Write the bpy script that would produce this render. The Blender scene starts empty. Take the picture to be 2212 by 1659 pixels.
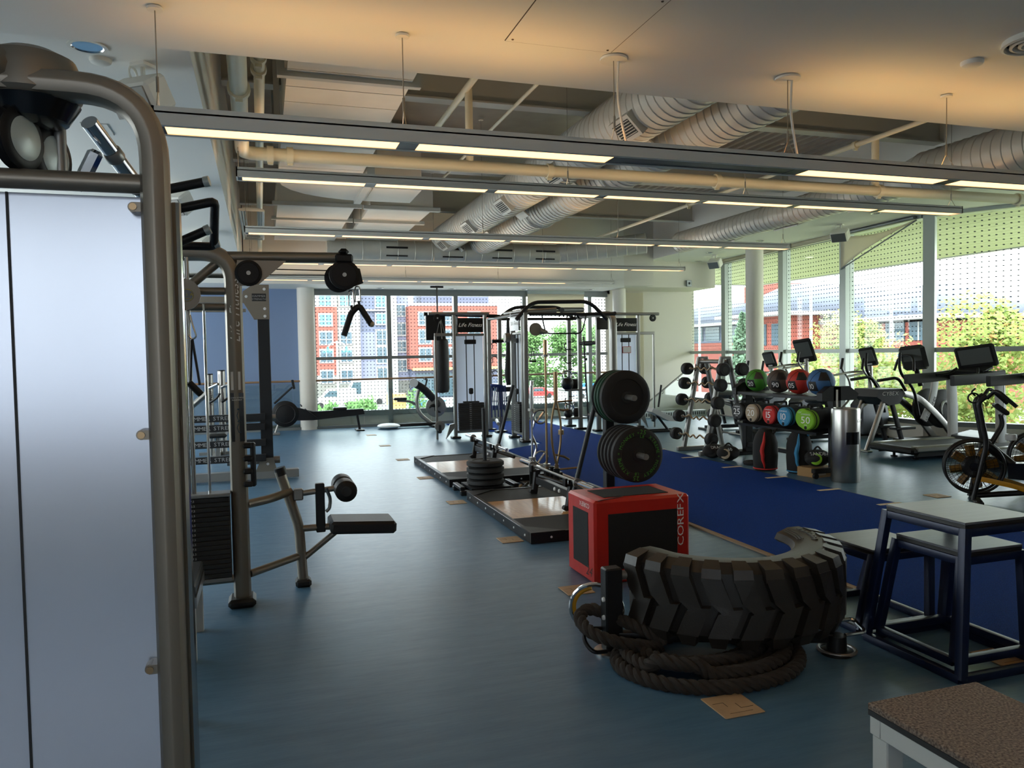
import bpy, math, random
from math import sin, cos, pi, radians, sqrt, atan2
from mathutils import Vector as V, Matrix

# ------------------------------------------------------------------ camera
SC = bpy.context.scene
TH, PITCH, ROLL = radians(17.9), radians(2.3), radians(1.0)
_f = V((sin(TH)*cos(PITCH), cos(TH)*cos(PITCH), -sin(PITCH)))
_r0 = V((cos(TH), -sin(TH), 0)); _u0 = _r0.cross(_f)
_r = _r0*cos(ROLL) - _u0*sin(ROLL); _u = _u0*cos(ROLL) + _r0*sin(ROLL)
camd = bpy.data.cameras.new('camera'); cam = bpy.data.objects.new('camera', camd)
SC.collection.objects.link(cam); SC.camera = cam
camd.sensor_width = 36; camd.lens = 1660/2212*36; camd.clip_start = .05; camd.clip_end = 800
cam.matrix_world = Matrix(((_r.x,_u.x,-_f.x,0),(_r.y,_u.y,-_f.y,0),(_r.z,_u.z,-_f.z,1.65),(0,0,0,1)))

# ------------------------------------------------------------------ sky, sun, exposure
world = bpy.data.worlds.new('world'); SC.world = world; world.use_nodes = True
wn = world.node_tree.nodes; wl = world.node_tree.links; wn.clear()
_sky = wn.new('ShaderNodeTexSky'); _sky.sky_type = 'NISHITA'; _sky.sun_disc = False
_sky.sun_elevation = radians(48); _sky.sun_rotation = radians(200); _sky.air_density = 1.5; _sky.dust_density = 4
_sc = wn.new('ShaderNodeMixRGB'); _sc.blend_type = 'MULTIPLY'; _sc.inputs[0].default_value = 1; _sc.inputs[2].default_value = (.1,.1,.1,1)
_mx = wn.new('ShaderNodeMixRGB'); _mx.inputs[0].default_value = .72; _mx.inputs[2].default_value = (.89,.955,1,1)
_bg = wn.new('ShaderNodeBackground'); _bg.inputs[1].default_value = 6.5
_wo = wn.new('ShaderNodeOutputWorld')
wl.new(_sky.outputs[0], _sc.inputs[1]); wl.new(_sc.outputs[0], _mx.inputs[1]); wl.new(_mx.outputs[0], _bg.inputs[0]); wl.new(_bg.outputs[0], _wo.inputs[0])
_sd = bpy.data.lights.new('sun', 'SUN'); _sd.energy = 1.0; _sd.angle = radians(6); _sd.color = (1,.95,.86)
_so = bpy.data.objects.new('sun', _sd); SC.collection.objects.link(_so)
_so.rotation_euler = V((-.25,.5,-.85)).to_track_quat('-Z','Y').to_euler(); _so.location = (8,-12,20)
SC.view_settings.view_transform = 'Standard'; SC.view_settings.look = 'None'; SC.view_settings.gamma = 1
SC.view_settings.use_curve_mapping = False; SC.view_settings.exposure = 0.62
SC.cycles.max_bounces = 9; SC.cycles.diffuse_bounces = 5; SC.cycles.glossy_bounces = 4
SC.cycles.transparent_max_bounces = 24; SC.cycles.sample_clamp_indirect = 6; SC.cycles.caustics_reflective = False; SC.cycles.caustics_refractive = False

# ------------------------------------------------------------------ helpers
RND = random.Random(7)
def lin(r, g, b):
    f = lambda c: (c/255/12.92) if c/255 <= .04045 else ((c/255+.055)/1.055)**2.4
    return (f(r), f(g), f(b), 1)
MATS = {}
def mat(name, rgb, rough=.5, metal=0, var=0, vs=(4,4,4), bump=0, bs=60, emit=0, spec=.5, coat=0, aniso=None):
    m = bpy.data.materials.new(name); MATS[name] = m; m.use_nodes = True
    nt = m.node_tree; b = nt.nodes['Principled BSDF']
    c = lin(*rgb); b.inputs['Base Color'].default_value = c; b.inputs['Roughness'].default_value = rough
    b.inputs['Metallic'].default_value = metal; b.inputs['Specular IOR Level'].default_value = spec
    if coat: b.inputs['Coat Weight'].default_value = coat; b.inputs['Coat Roughness'].default_value = .12
    tc = nt.nodes.new('ShaderNodeTexCoord')
    if var:
        mp = nt.nodes.new('ShaderNodeMapping'); mp.inputs['Scale'].default_value = vs
        n = nt.nodes.new('ShaderNodeTexNoise'); n.inputs['Scale'].default_value = 1; n.inputs['Detail'].default_value = 5
        r = nt.nodes.new('ShaderNodeValToRGB')
        r.color_ramp.elements[0].position = .3; r.color_ramp.elements[1].position = .7
        r.color_ramp.elements[0].color = tuple(x*(1-var) for x in c[:3])+(1,)
        r.color_ramp.elements[1].color = tuple(min(1, x*(1+var)) for x in c[:3])+(1,)
        nt.links.new(tc.outputs['Object'], mp.inputs[0]); nt.links.new(mp.outputs[0], n.inputs['Vector'])
        nt.links.new(n.outputs['Fac'], r.inputs[0]); nt.links.new(r.outputs[0], b.inputs['Base Color'])
    if bump:
        n2 = nt.nodes.new('ShaderNodeTexNoise'); n2.inputs['Scale'].default_value = bs; n2.inputs['Detail'].default_value = 3
        bp = nt.nodes.new('ShaderNodeBump'); bp.inputs['Strength'].default_value = bump; bp.inputs['Distance'].default_value = .01
        if aniso:
            mp2 = nt.nodes.new('ShaderNodeMapping'); mp2.inputs['Scale'].default_value = aniso
            nt.links.new(tc.outputs['Object'], mp2.inputs[0]); nt.links.new(mp2.outputs[0], n2.inputs['Vector'])
        else: nt.links.new(tc.outputs['Object'], n2.inputs['Vector'])
        nt.links.new(n2.outputs['Fac'], bp.inputs['Height']); nt.links.new(bp.outputs[0], b.inputs['Normal'])
    if emit:
        b.inputs['Emission Color'].default_value = c; b.inputs['Emission Strength'].default_value = emit
    return m
def glassmat(name, tint=(1,1,1), refl=.06, dots=None, rough=0):
    """thin pane: see-through with a weak mirror; dots = (axis, pitch, radius) prints a ceramic dot grid"""
    m = bpy.data.materials.new(name); MATS[name] = m; m.use_nodes = True; nt = m.node_tree; nt.nodes.clear()
    L = nt.links.new; N = nt.nodes.new
    o = N('ShaderNodeOutputMaterial'); t = N('ShaderNodeBsdfTransparent'); t.inputs[0].default_value = tint+(1,)
    g = N('ShaderNodeBsdfGlossy'); g.inputs['Roughness'].default_value = rough; mx = N('ShaderNodeMixShader')
    lw = N('ShaderNodeLayerWeight'); lw.inputs[0].default_value = .12
    mm = N('ShaderNodeMath'); mm.operation = 'MULTIPLY_ADD'; mm.inputs[1].default_value = .6; mm.inputs[2].default_value = refl
    L(lw.outputs['Fresnel'], mm.inputs[0]); L(mm.outputs[0], mx.inputs[0]); L(t.outputs[0], mx.inputs[1]); L(g.outputs[0], mx.inputs[2])
    out = mx
    if dots:
        ax, p, r = dots
        tc = N('ShaderNodeTexCoord'); s = N('ShaderNodeSeparateXYZ'); L(tc.outputs['Object'], s.inputs[0])
        def fr(sock):
            a = N('ShaderNodeMath'); a.operation = 'DIVIDE'; a.inputs[1].default_value = p; L(sock, a.inputs[0])
            b = N('ShaderNodeMath'); b.operation = 'FRACT'; L(a.outputs[0], b.inputs[0])
            c = N('ShaderNodeMath'); c.operation = 'SUBTRACT'; c.inputs[1].default_value = .5; L(b.outputs[0], c.inputs[0])
            d = N('ShaderNodeMath'); d.operation = 'POWER'; d.inputs[1].default_value = 2; 
            e = N('ShaderNodeMath'); e.operation = 'ABSOLUTE'; L(c.outputs[0], e.inputs[0]); L(e.outputs[0], d.inputs[0]); return d.outputs[0]
        ad = N('ShaderNodeMath'); ad.operation = 'ADD'; L(fr(s.outputs[ax]), ad.inputs[0]); L(fr(s.outputs[2]), ad.inputs[1])
        lt = N('ShaderNodeMath'); lt.operation = 'LESS_THAN'; lt.inputs[1].default_value = (r/p)**2; L(ad.outputs[0], lt.inputs[0])
        df = N('ShaderNodeBsdfDiffuse'); df.inputs[0].default_value = lin(104,110,116)
        m2 = N('ShaderNodeMixShader'); L(lt.outputs[0], m2.inputs[0]); L(mx.outputs[0], m2.inputs[1]); L(df.outputs[0], m2.inputs[2]); out = m2
    L(out.outputs[0], o.inputs[0]); return m

class B:
    """collects shapes, then links them as one mesh object"""
    def __init__(s): s.v = []; s.f = []
    def add(s, vs, fs):
        k = len(s.v); s.v += [tuple(x) for x in vs]; s.f += [tuple(i+k for i in f) for f in fs]; return s
    def box(s, c, d, rot=None, bev=0):
        hx, hy, hz = d[0]/2, d[1]/2, d[2]/2; c = V(c)
        if not bev:
            vs = [V((x*hx,y*hy,z*hz)) for x in (-1,1) for y in (-1,1) for z in (-1,1)]
            fs = [(0,1,3,2),(4,6,7,5),(0,4,5,1),(2,3,7,6),(0,2,6,4),(1,5,7,3)]
        else:
            b = min(bev, hx*.98, hy*.98, hz*.98); vs = []; ix = {}
            for x in (-1,1):
                for y in (-1,1):
                    for z in (-1,1):
                        for a in range(3):
                            q = [x*(hx-b), y*(hy-b), z*(hz-b)]; q[a] = (x*hx, y*hy, z*hz)[a]
                            ix[x,y,z,a] = len(vs); vs.append(V(q))
            fs = []
            for a in range(3):
                o1, o2 = [i for i in range(3) if i != a]
                for sg in (-1,1):
                    q = []
                    for p, r in ((-1,-1),(1,-1),(1,1),(-1,1)):
                        k = [0,0,0]; k[a] = sg; k[o1] = p; k[o2] = r; q.append(ix[k[0],k[1],k[2],a])
                    fs.append(tuple(q))
                for p in (-1,1):
                    for r in (-1,1):
                        k0 = [0,0,0]; k0[a] = -1; k0[o1] = p; k0[o2] = r; k1 = k0[:]; k1[a] = 1
                        fs.append((ix[(*k0,o1)], ix[(*k1,o1)], ix[(*k1,o2)], ix[(*k0,o2)]))
            for x in (-1,1):
                for y in (-1,1):
                    for z in (-1,1): fs.append(tuple(ix[x,y,z,a] for a in range(3)))
        if rot is not None: vs = [rot @ p for p in vs]
        return s.add([p+c for p in vs], fs)
    def bb(s, x0, x1, y0, y1, z0, z1, bev=0):
        return s.box(((x0+x1)/2,(y0+y1)/2,(z0+z1)/2), (abs(x1-x0),abs(y1-y0),abs(z1-z0)), None, bev)
    def tube(s, pts, r, n=10, closed=False, rect=None, up=None, cap=True):
        """sweep a circle (or rect=(w,h) rounded box) along pts; r may be a list"""
        P = [V(p) for p in pts]; m = len(P)
        rr = r if isinstance(r, (list, tuple)) else [r]*m
        T = []
        for i in range(m):
            a = P[(i-1) % m] if (i or closed) else P[0]; b = P[(i+1) % m] if (i < m-1 or closed) else P[-1]
            T.append((b-a).normalized())
        u = V(up) if up is not None else (V((0,0,1)) if abs(T[0].z) < .9 else V((0,1,0)))
        if rect:
            w, h = rect[0]/2, rect[1]/2; q = min(w, h)*(rect[2] if len(rect) > 2 else .3); prof = []
            for cx, cy, a0 in ((w-q,h-q,0),(-(w-q),h-q,90),(-(w-q),-(h-q),180),(w-q,-(h-q),270)):
                for a in (0,45,90): prof.append((cx+q*cos(radians(a0+a)), cy+q*sin(radians(a0+a))))
        else: prof = [(cos(2*pi*k/n), sin(2*pi*k/n)) for k in range(n)]
        n = len(prof); vs = []
        for i in range(m):
            t = T[i]; u = (u - t*u.dot(t))
            if u.length < 1e-6: u = t.orthogonal()
            u.normalize(); w_ = t.cross(u)
            k = 1 if rect else rr[i]
            for a, b in prof: vs.append(P[i] + w_*a*k + u*b*k)
        fs = []
        for i in range(m if closed else m-1):
            j = (i+1) % m
            for k in range(n): fs.append((i*n+k, i*n+(k+1) % n, j*n+(k+1) % n, j*n+k))
        if not closed and cap: fs += [tuple(range(n))[::-1], tuple((m-1)*n+k for k in range(n))]
        return s.add(vs, fs)
    def cyl(s, a, b, r, r2=None, n=16): return s.tube([a, b], [r, r if r2 is None else r2], n)
    def lathe(s, prof, c=(0,0,0), ax=(0,0,1), n=24, a0=0, a1=None):
        """prof = (radius, height) list turned around axis ax through c"""
        ax = V(ax).normalized(); e1 = ax.orthogonal().normalized(); e2 = ax.cross(e1); c = V(c); full = a1 is None
        m = n if full else n+1; vs = []
        for r, h in prof:
            for k in range(m):
                a = 2*pi*k/n if full else a0+(a1-a0)*k/n
                vs.append(c + ax*h + (e1*cos(a)+e2*sin(a))*max(r, 1e-5))
        fs = []
        for i in range(len(prof)-1):
            for k in range(n): 
                k2 = (k+1) % m
                fs.append((i*m+k, i*m+k2, (i+1)*m+k2, (i+1)*m+k))
        return s.add(vs, fs)
    def ball(s, c, r, n=16, m=10):
        r = r if isinstance(r, (tuple, list)) else (r,r,r); c = V(c); vs = []; fs = []
        for i in range(m+1):
            t = pi*i/m
            for k in range(n): vs.append(c+V((r[0]*sin(t)*cos(2*pi*k/n), r[1]*sin(t)*sin(2*pi*k/n), r[2]*cos(t))))
        for i in range(m):
            for k in range(n): fs.append((i*n+k, (i+1)*n+k, (i+1)*n+(k+1) % n, i*n+(k+1) % n))
        return s.add(vs, fs)
    def torus(s, c, R, r, ax=(0,0,1), n=24, m=8, a0=0, a1=None):
        ax = V(ax).normalized(); e1 = ax.orthogonal().normalized(); e2 = ax.cross(e1); c = V(c)
        a1_ = a0+2*pi if a1 is None else a1; k = n if a1 is None else n+1
        return s.tube([c+(e1*cos(a0+(a1_-a0)*i/n)+e2*sin(a0+(a1_-a0)*i/n))*R for i in range(k)], r, m, closed=a1 is None)
    def prism(s, poly, ext):
        """poly = 3-D outline, pushed along vector ext"""
        P = [V(p) for p in poly]; e = V(ext); n = len(P)
        return s.add(P+[p+e for p in P], [tuple(range(n))[::-1], tuple(range(n, 2*n))]+[(k,(k+1) % n, n+(k+1) % n, n+k) for k in range(n)])
    def grid(s, fn, nu, nv, wrap=False):
        vs = [fn(i/nu, j/nv) for i in range(nu+1) for j in range(nv+1)]
        return s.add(vs, [(i*(nv+1)+j, (i+1)*(nv+1)+j, (i+1)*(nv+1)+j+1, i*(nv+1)+j+1) for i in range(nu) for j in range(nv)])
    def xf(s, M): s.v = [tuple(M @ V(p)) for p in s.v]; return s
    def mesh(s, name, m, ang=38):
        me = bpy.data.meshes.new(name); me.from_pydata(s.v, [], s.f); me.validate()
        me.polygons.foreach_set('use_smooth', [True]*len(me.polygons)); me.set_sharp_from_angle(angle=radians(ang))
        if m: me.materials.append(MATS[m])
        return me
    def build(s, name, m, parent=None, ang=38):
        o = bpy.data.objects.new(name, s.mesh(name, m, ang)); SC.collection.objects.link(o)
        if parent: o.parent = parent
        return o
def fix(o):
    """outward normals"""
    import bmesh
    bm = bmesh.new(); bm.from_mesh(o.data); bmesh.ops.recalc_face_normals(bm, faces=bm.faces); bm.to_mesh(o.data); bm.free(); return o
def rp(pts, r, n=6):
    """round the corners of a polyline"""
    P = [V(p) for p in pts]; out = [P[0]]
    for i in range(1, len(P)-1):
        a, b, c = P[i-1], P[i], P[i+1]; d1 = (a-b); d2 = (c-b)
        q = min(r, d1.length*.49, d2.length*.49)
        p1 = b+d1.normalized()*q; p2 = b+d2.normalized()*q
        for k in range(n+1):
            t = k/n; out.append(p1*(1-t)**2 + b*2*t*(1-t) + p2*t*t)
    out.append(P[-1]); return out
def tag(o, label, cat=None, group=None, kind=None):
    if label: o['label'] = label
    if cat: o['category'] = cat
    if group: o['group'] = group
    if kind: o['kind'] = kind
    return o
def thing(name, label, cat, loc=(0,0,0), rz=0, group=None):
    o = bpy.data.objects.new(name, None); SC.collection.objects.link(o); o.empty_display_size = .1
    o.location = loc; o.rotation_euler = (0,0,rz); return tag(o, label, cat, group)
def struct(o): o['kind'] = 'structure'; return o
def kids(o): return [c for c in bpy.data.objects if c.parent == o]
def dup(o, loc, rz=None, label=None, group=None, parent=None):
    c = o.copy(); SC.collection.objects.link(c)
    if parent is None:
        c.location = loc
        if rz is not None: c.rotation_euler = (0,0,rz)
        if label: c['label'] = label
        if group: c['group'] = group
    else: c.parent = parent
    for k in list(o.children): dup(k, None, parent=c)
    return c
# lettering: glyph outlines cut once, then set along a line or a circle
GL = {}
def _glyphs():
    cu = bpy.data.curves.new('g', 'FONT'); cu.resolution_u = 2; ob = bpy.data.objects.new('g', cu); SC.collection.objects.link(ob)
    for ch in 'ABCDEFGHIJKLMNOPQRSTUVWXYZabcdefghijklmnopqrstuvwxyz0123456789.*-!&':
        cu.body = ch; bpy.context.view_layer.update()
        me = bpy.data.meshes.new_from_object(ob.evaluated_get(bpy.context.evaluated_depsgraph_get()))
        vs = [(v.co.x, v.co.y) for v in me.vertices]; x0 = min(v[0] for v in vs); x1 = max(v[0] for v in vs)
        GL[ch] = ([(x-x0, y) for x, y in vs], [tuple(p.vertices) for p in me.polygons], x1-x0); bpy.data.meshes.remove(me)
    bpy.data.objects.remove(ob); bpy.data.curves.remove(cu)
_glyphs()
def twidth(t, sp=.12): return sum((GL[c][2] if c in GL else .3)+sp for c in t)-sp
def lettering(t, h, o, right, up, b=None, shear=0, sp=.12, centre=True, wide=1, lift=.0015):
    b = b or B(); k = h/.7; o = V(o); right = V(right).normalized(); up = V(up).normalized(); nrm = right.cross(up)
    x = -twidth(t, sp)/2*wide if centre else 0
    for c in t:
        if c in GL:
            vs, fs, w = GL[c]
            b.add([o+nrm*lift+right*(k*(x+px*wide+shear*py))+up*(k*py) for px, py in vs], fs); x += (w+sp)*wide
        else: x += (.3+sp)*wide
    return b
def ringtext(t, h, c, R, a0, ax_r, ax_u, b, lift=.0015, sp=.12, wide=1):
    """letters standing on a circle, centred on angle a0 (clockwise reading)"""
    k = h/.7; x = -twidth(t, sp)*wide/2; c = V(c); ax_r = V(ax_r); ax_u = V(ax_u); n = ax_r.cross(ax_u)
    for ch in t:
        w = GL[ch][2] if ch in GL else .3
        if ch in GL:
            a = a0 - k*(x+w*wide/2)/R; rad = ax_r*cos(a)+ax_u*sin(a); tan = ax_r*sin(a)-ax_u*cos(a)
            b.add([c+n*lift+rad*(R+k*py)+tan*(k*(px-w/2)*wide) for px, py in GL[ch][0]], GL[ch][1])
        x += (w+sp)*wide
    return b

# ------------------------------------------------------------------ materials
mat('white_paint', (222,220,212), .6, bump=.05, bs=30)
mat('ceiling_paint', (228,226,220), .7, bump=.04, bs=40)
mat('cream_wall', (218,213,203), .6, bump=.05, bs=30)
mat('blue_wall', (118,138,172), .55, bump=.05, bs=30)
mat('grey_deck', (150,147,140), .6, var=.08)
mat('beam_paint', (196,194,186), .5)
mat('duct_paint', (200,196,186), .4, metal=.25, var=.06, vs=(3,3,3))
mat('duct_wrap', (226,222,212), .55, var=.05, vs=(2,2,2))
mat('pipe_paint', (224,214,186), .4)
mat('frame_alu', (132,136,136), .38, metal=.6)
mat('frame_pale', (176,184,180), .4, metal=.3)
mat('dark_slot', (24,24,24), .6)
mat('lamp_housing', (214,212,204), .5)
mat('lamp_dark', (70,74,80), .4, metal=.3)
mat('cable_steel', (150,146,138), .35, metal=.9)
mat('lens_warm', (255,196,132), .5, emit=2.0)
mat('uplight_warm', (255,210,132), .5, emit=3.8)
mat('uplight_soft', (255,224,176), .5, emit=2.9)
mat('lens_off', (74,72,66), .4)
mat('chrome', (214,214,216), .12, metal=1)
mat('brushed_steel', (170,168,164), .28, metal=1, bump=.05, bs=3, aniso=(30,30,1))
mat('steel_grey', (140,138,134), .36, metal=.65)
mat('bronze_grey', (128,120,108), .4, metal=.6)
mat('tyre_rubber', (40,36,32), .42, bump=.1, bs=120)
mat('black_plastic', (20,20,22), .5, spec=.3)
mat('black_gloss', (14,14,16), .18)
mat('black_metal', (26,26,28), .42, metal=.3)
mat('rubber', (20,20,21), .68, bump=.12, bs=180)
mat('vinyl_black', (22,21,21), .46, bump=.15, bs=140, spec=.35)
mat('plate_grey', (40,40,40), .5, metal=.2)
mat('green_rubber', (16,62,42), .6, bump=.1, bs=150)
mat('white_print', (232,232,228), .6)
mat('grey_print', (150,150,150), .6)
mat('green_print', (74,152,46), .6)
mat('yellow_print', (196,180,60), .6)
mat('frit_dark', (20,20,20), .5)
mat('red_vinyl', (186,36,24), .38, bump=.25, bs=12, var=.06, vs=(8,8,8))
mat('tan_board', (170,142,108), .6, var=.1, vs=(9,9,9))
mat('dark_line', (70,56,42), .7)
mat('tape_cream', (214,196,166), .6)
mat('edge_tan', (140,116,90), .6)
mat('blue_steel', (10,24,56), .38, metal=.2)
mat('grey_table', (92,95,102), .38, var=.12, vs=(3,30,3), bump=.05, bs=40)
mat('white_steel', (196,196,190), .4, metal=.2)
mat('black_edge', (18,16,16), .5)
mat('light_plastic', (206,208,208), .4)
mat('screen', (92,96,94), .3)
mat('red_fabric', (188,36,32), .75, bump=.2, bs=150)
mat('blue_fabric', (54,132,176), .75, bump=.2, bs=150)
mat('tan_fabric', (168,152,128), .75, bump=.2, bs=150)
mat('lime_fabric', (128,186,40), .75, bump=.2, bs=150)
mat('green_ball', (66,140,40), .6, bump=.15, bs=120)
mat('brown_ball', (74,62,56), .6, bump=.15, bs=120)
mat('red_ball', (186,44,34), .6, bump=.15, bs=120)
mat('blue_ball', (54,100,150), .6, bump=.15, bs=120)
mat('black_ball', (26,24,24), .6, bump=.15, bs=120)
mat('black_fabric', (20,20,22), .85, bump=.2, bs=160)
mat('yellow_paint', (190,134,16), .4)
mat('cardboard', (150,116,74), .8)
mat('rope_black', (44,38,33), .9, bump=.4, bs=300)
mat('brass_bar', (150,126,96), .32, metal=.9)
mat('blue_strap', (28,46,110), .8)
glassmat('pane_far', (.96,.98,.97), .03, (0,.082,.012))
glassmat('pane_right', (.96,.99,.96), .03, (1,.085,.0095))
glassmat('pane_clear', (.97,.99,.98), .03)
glassmat('pane_tint', (.58,.60,.63), .05)
glassmat('rail_glass', (.93,.97,.95), .06)

def thru_material(name, rgb, tr=.7, rough=.3, var=0, vs=(1,1,1)):
    """sheet that lets daylight glow through: frosted shroud, leaf"""
    m = bpy.data.materials.new(name); MATS[name] = m; m.use_nodes = True; nt = m.node_tree; N = nt.nodes.new; L = nt.links.new
    b = nt.nodes['Principled BSDF']; b.inputs['Base Color'].default_value = lin(*rgb); b.inputs['Roughness'].default_value = rough
    t = N('ShaderNodeBsdfTranslucent'); t.inputs[0].default_value = lin(*rgb); mx = N('ShaderNodeMixShader'); mx.inputs[0].default_value = tr
    L(b.outputs[0], mx.inputs[1]); L(t.outputs[0], mx.inputs[2]); L(mx.outputs[0], nt.nodes['Material Output'].inputs[0])
    if var:
        tc = N('ShaderNodeTexCoord'); mp = N('ShaderNodeMapping'); mp.inputs['Scale'].default_value = vs; n = N('ShaderNodeTexNoise'); n.inputs['Detail'].default_value = 3; r = N('ShaderNodeValToRGB'); c = lin(*rgb)
        r.color_ramp.elements[0].position = .35; r.color_ramp.elements[1].position = .65; r.color_ramp.elements[0].color = tuple(x*(1-var) for x in c[:3])+(1,); r.color_ramp.elements[1].color = tuple(min(1,x*(1+var)) for x in c[:3])+(1,)
        L(tc.outputs['Object'], mp.inputs[0]); L(mp.outputs[0], n.inputs['Vector']); L(n.outputs['Fac'], r.inputs[0]); L(r.outputs[0], b.inputs['Base Color']); L(r.outputs[0], t.inputs[0])
    return m
thru_material('silver_panel', (222,227,238), .4, .24); MATS['silver_panel'].node_tree.nodes['Principled BSDF'].inputs['Metallic'].default_value = .75
thru_material('frosted_panel', (230,234,242), .7, .3)
thru_material('cream_blind', (224,218,200), .5, .8)
def floor_material():
    m = mat('floor_vinyl', (74,104,122), .34); nt = m.node_tree; b = nt.nodes['Principled BSDF']; N = nt.nodes.new; L = nt.links.new
    tc = N('ShaderNodeTexCoord'); mp = N('ShaderNodeMapping'); mp.inputs['Scale'].default_value = (2.2,14,1); mp.inputs['Rotation'].default_value = (0,0,.12)
    n = N('ShaderNodeTexNoise'); n.inputs['Scale'].default_value = 1; n.inputs['Detail'].default_value = 8; n.inputs['Roughness'].default_value = .65
    r = N('ShaderNodeValToRGB'); r.color_ramp.elements[0].position = .25; r.color_ramp.elements[1].position = .75
    r.color_ramp.elements[0].color = lin(60,95,121); r.color_ramp.elements[1].color = lin(84,118,143)
    L(tc.outputs['Object'], mp.inputs[0]); L(mp.outputs[0], n.inputs['Vector']); L(n.outputs['Fac'], r.inputs[0]); L(r.outputs[0], b.inputs['Base Color'])
    n2 = N('ShaderNodeTexNoise'); n2.inputs['Scale'].default_value = 5; n2.inputs['Detail'].default_value = 6
    mr = N('ShaderNodeMapRange'); mr.inputs[3].default_value = .24; mr.inputs[4].default_value = .48
    L(mp.outputs[0], n2.inputs['Vector']); L(n2.outputs['Fac'], mr.inputs[0]); L(mr.outputs[0], b.inputs['Roughness'])
    bp = N('ShaderNodeBump'); bp.inputs['Strength'].default_value = .08; bp.inputs['Distance'].default_value = .01
    L(n.outputs['Fac'], bp.inputs['Height']); L(bp.outputs[0], b.inputs['Normal'])
floor_material()
mat('turf_blue', (10,56,138), .95, var=.35, vs=(160,160,160), bump=.9, bs=260, spec=.1)
def wood_material(name, c0, c1, sc=(1.5,40,1), rough=.2, coat=.5):
    m = mat(name, c0, rough, coat=coat); nt = m.node_tree; b = nt.nodes['Principled BSDF']; N = nt.nodes.new; L = nt.links.new
    tc = N('ShaderNodeTexCoord'); mp = N('ShaderNodeMapping'); mp.inputs['Scale'].default_value = sc
    n = N('ShaderNodeTexNoise'); n.inputs['Scale'].default_value = 1.4; n.inputs['Detail'].default_value = 6
    r = N('ShaderNodeValToRGB'); r.color_ramp.elements[0].position = .3; r.color_ramp.elements[1].position = .7
    r.color_ramp.elements[0].color = lin(*c0); r.color_ramp.elements[1].color = lin(*c1)
    L(tc.outputs['Object'], mp.inputs[0]); L(mp.outputs[0], n.inputs['Vector']); L(n.outputs['Fac'], r.inputs[0]); L(r.outputs[0], b.inputs['Base Color'])
wood_material('maple', (176,126,74), (198,148,92), (30,2,1), .32, .2)
wood_material('wood_rail', (128,98,72), (150,118,88), (3,30,30), .4, .2)
def speckle_material():
    m = mat('speckle_rubber', (108,92,80), .8, bump=.5, bs=220); nt = m.node_tree; b = nt.nodes['Principled BSDF']; N = nt.nodes.new; L = nt.links.new
    tc = N('ShaderNodeTexCoord'); v = N('ShaderNodeTexNoise'); v.inputs['Scale'].default_value = 130; v.inputs['Detail'].default_value = 2
    r = N('ShaderNodeValToRGB'); r.color_ramp.elements[0].position = .35; r.color_ramp.elements[1].position = .72
    r.color_ramp.elements[0].color = lin(72,58,50); r.color_ramp.elements[1].color = lin(150,132,116)
    L(tc.outputs['Object'], v.inputs['Vector']); L(v.outputs['Fac'], r.inputs[0]); L(r.outputs[0], b.inputs['Base Color'])
speckle_material()

# ================================================================== SETTING
def seg(b, p0, p1, z0, z1, th, off=0):
    """upright slab along the floor line p0-p1"""
    a = V((p0[0],p0[1],0)); c = V((p1[0],p1[1],0)); d = (c-a).normalized(); n = V((-d.y,d.x,0)); a = a+n*off; c = c+n*off
    return b.prism([a+n*th/2+V((0,0,z0)), c+n*th/2+V((0,0,z0)), c-n*th/2+V((0,0,z0)), a-n*th/2+V((0,0,z0))], (0,0,z1-z0))
R0, R1, R2, R3 = (11.3,18.95), (10.9,10.37), (12.8,7.5), (13.7,4.2)
FAR = 18.3
fix(struct(B().prism([(-4.4,-3.2,-.2),(14.2,-3.2,-.2),(13.8,4.2,-.2),(12.95,7.55,-.2),(11.05,10.4,-.2),(11.45,19.1,-.2),(-4.4,19.1,-.2)], (0,0,.2)).build('floor','floor_vinyl')))
wl_ = B().bb(-4.4,-4.2,-3.2,19.1,0,.8).bb(-4.4,-4.2,-3.2,19.1,3.0,5.1).bb(-4.4,-4.2,-3.2,5.5,.8,3.0).bb(-4.4,-4.2,17.7,19.1,.8,3.0)
for y in (8.4,11.5,14.6): wl_.bb(-4.4,-4.2,y,y+.2,.8,3.0)
struct(wl_.build('wall_left','white_paint'))
for i, (y0, y1) in enumerate(((5.5,8.4),(8.6,11.5),(11.7,14.6),(14.8,17.7))):  # side windows out of view, added to bring daylight in from the left
    t = bpy.data.objects.new('window_%d' % (i+21), None); SC.collection.objects.link(t); struct(t)
    B().bb(-4.35,-4.25,y0,y1,.8,.87).bb(-4.35,-4.25,y0,y1,2.93,3.0).bb(-4.35,-4.25,y0,y0+.07,.87,2.93).bb(-4.35,-4.25,y1-.07,y1,.87,2.93).build('frame','frame_alu',t)
    B().bb(-4.31,-4.3,y0+.07,y1-.07,.87,2.93).build('pane','pane_clear',t)
struct(B().bb(-4.4,14.2,-3.2,-3,0,1).bb(-4.4,14.2,-3.2,-3,3.1,5.1).bb(-4.4,-3.4,-3.2,-3,1,3.1).bb(.4,14.2,-3.2,-3,1,3.1).build('wall_back','white_paint'))
t = bpy.data.objects.new('window_20', None); SC.collection.objects.link(t); struct(t)  # window behind the camera, added to light the shroud panels and front faces
B().bb(-3.4,.4,-3.16,-3.04,1,1.08).bb(-3.4,.4,-3.16,-3.04,3.02,3.1).bb(-3.4,-3.32,-3.16,-3.04,1.08,3.02).bb(.32,.4,-3.16,-3.04,1.08,3.02).bb(-1.54,-1.46,-3.16,-3.04,1.08,3.02).build('frame','frame_alu',t)
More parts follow.
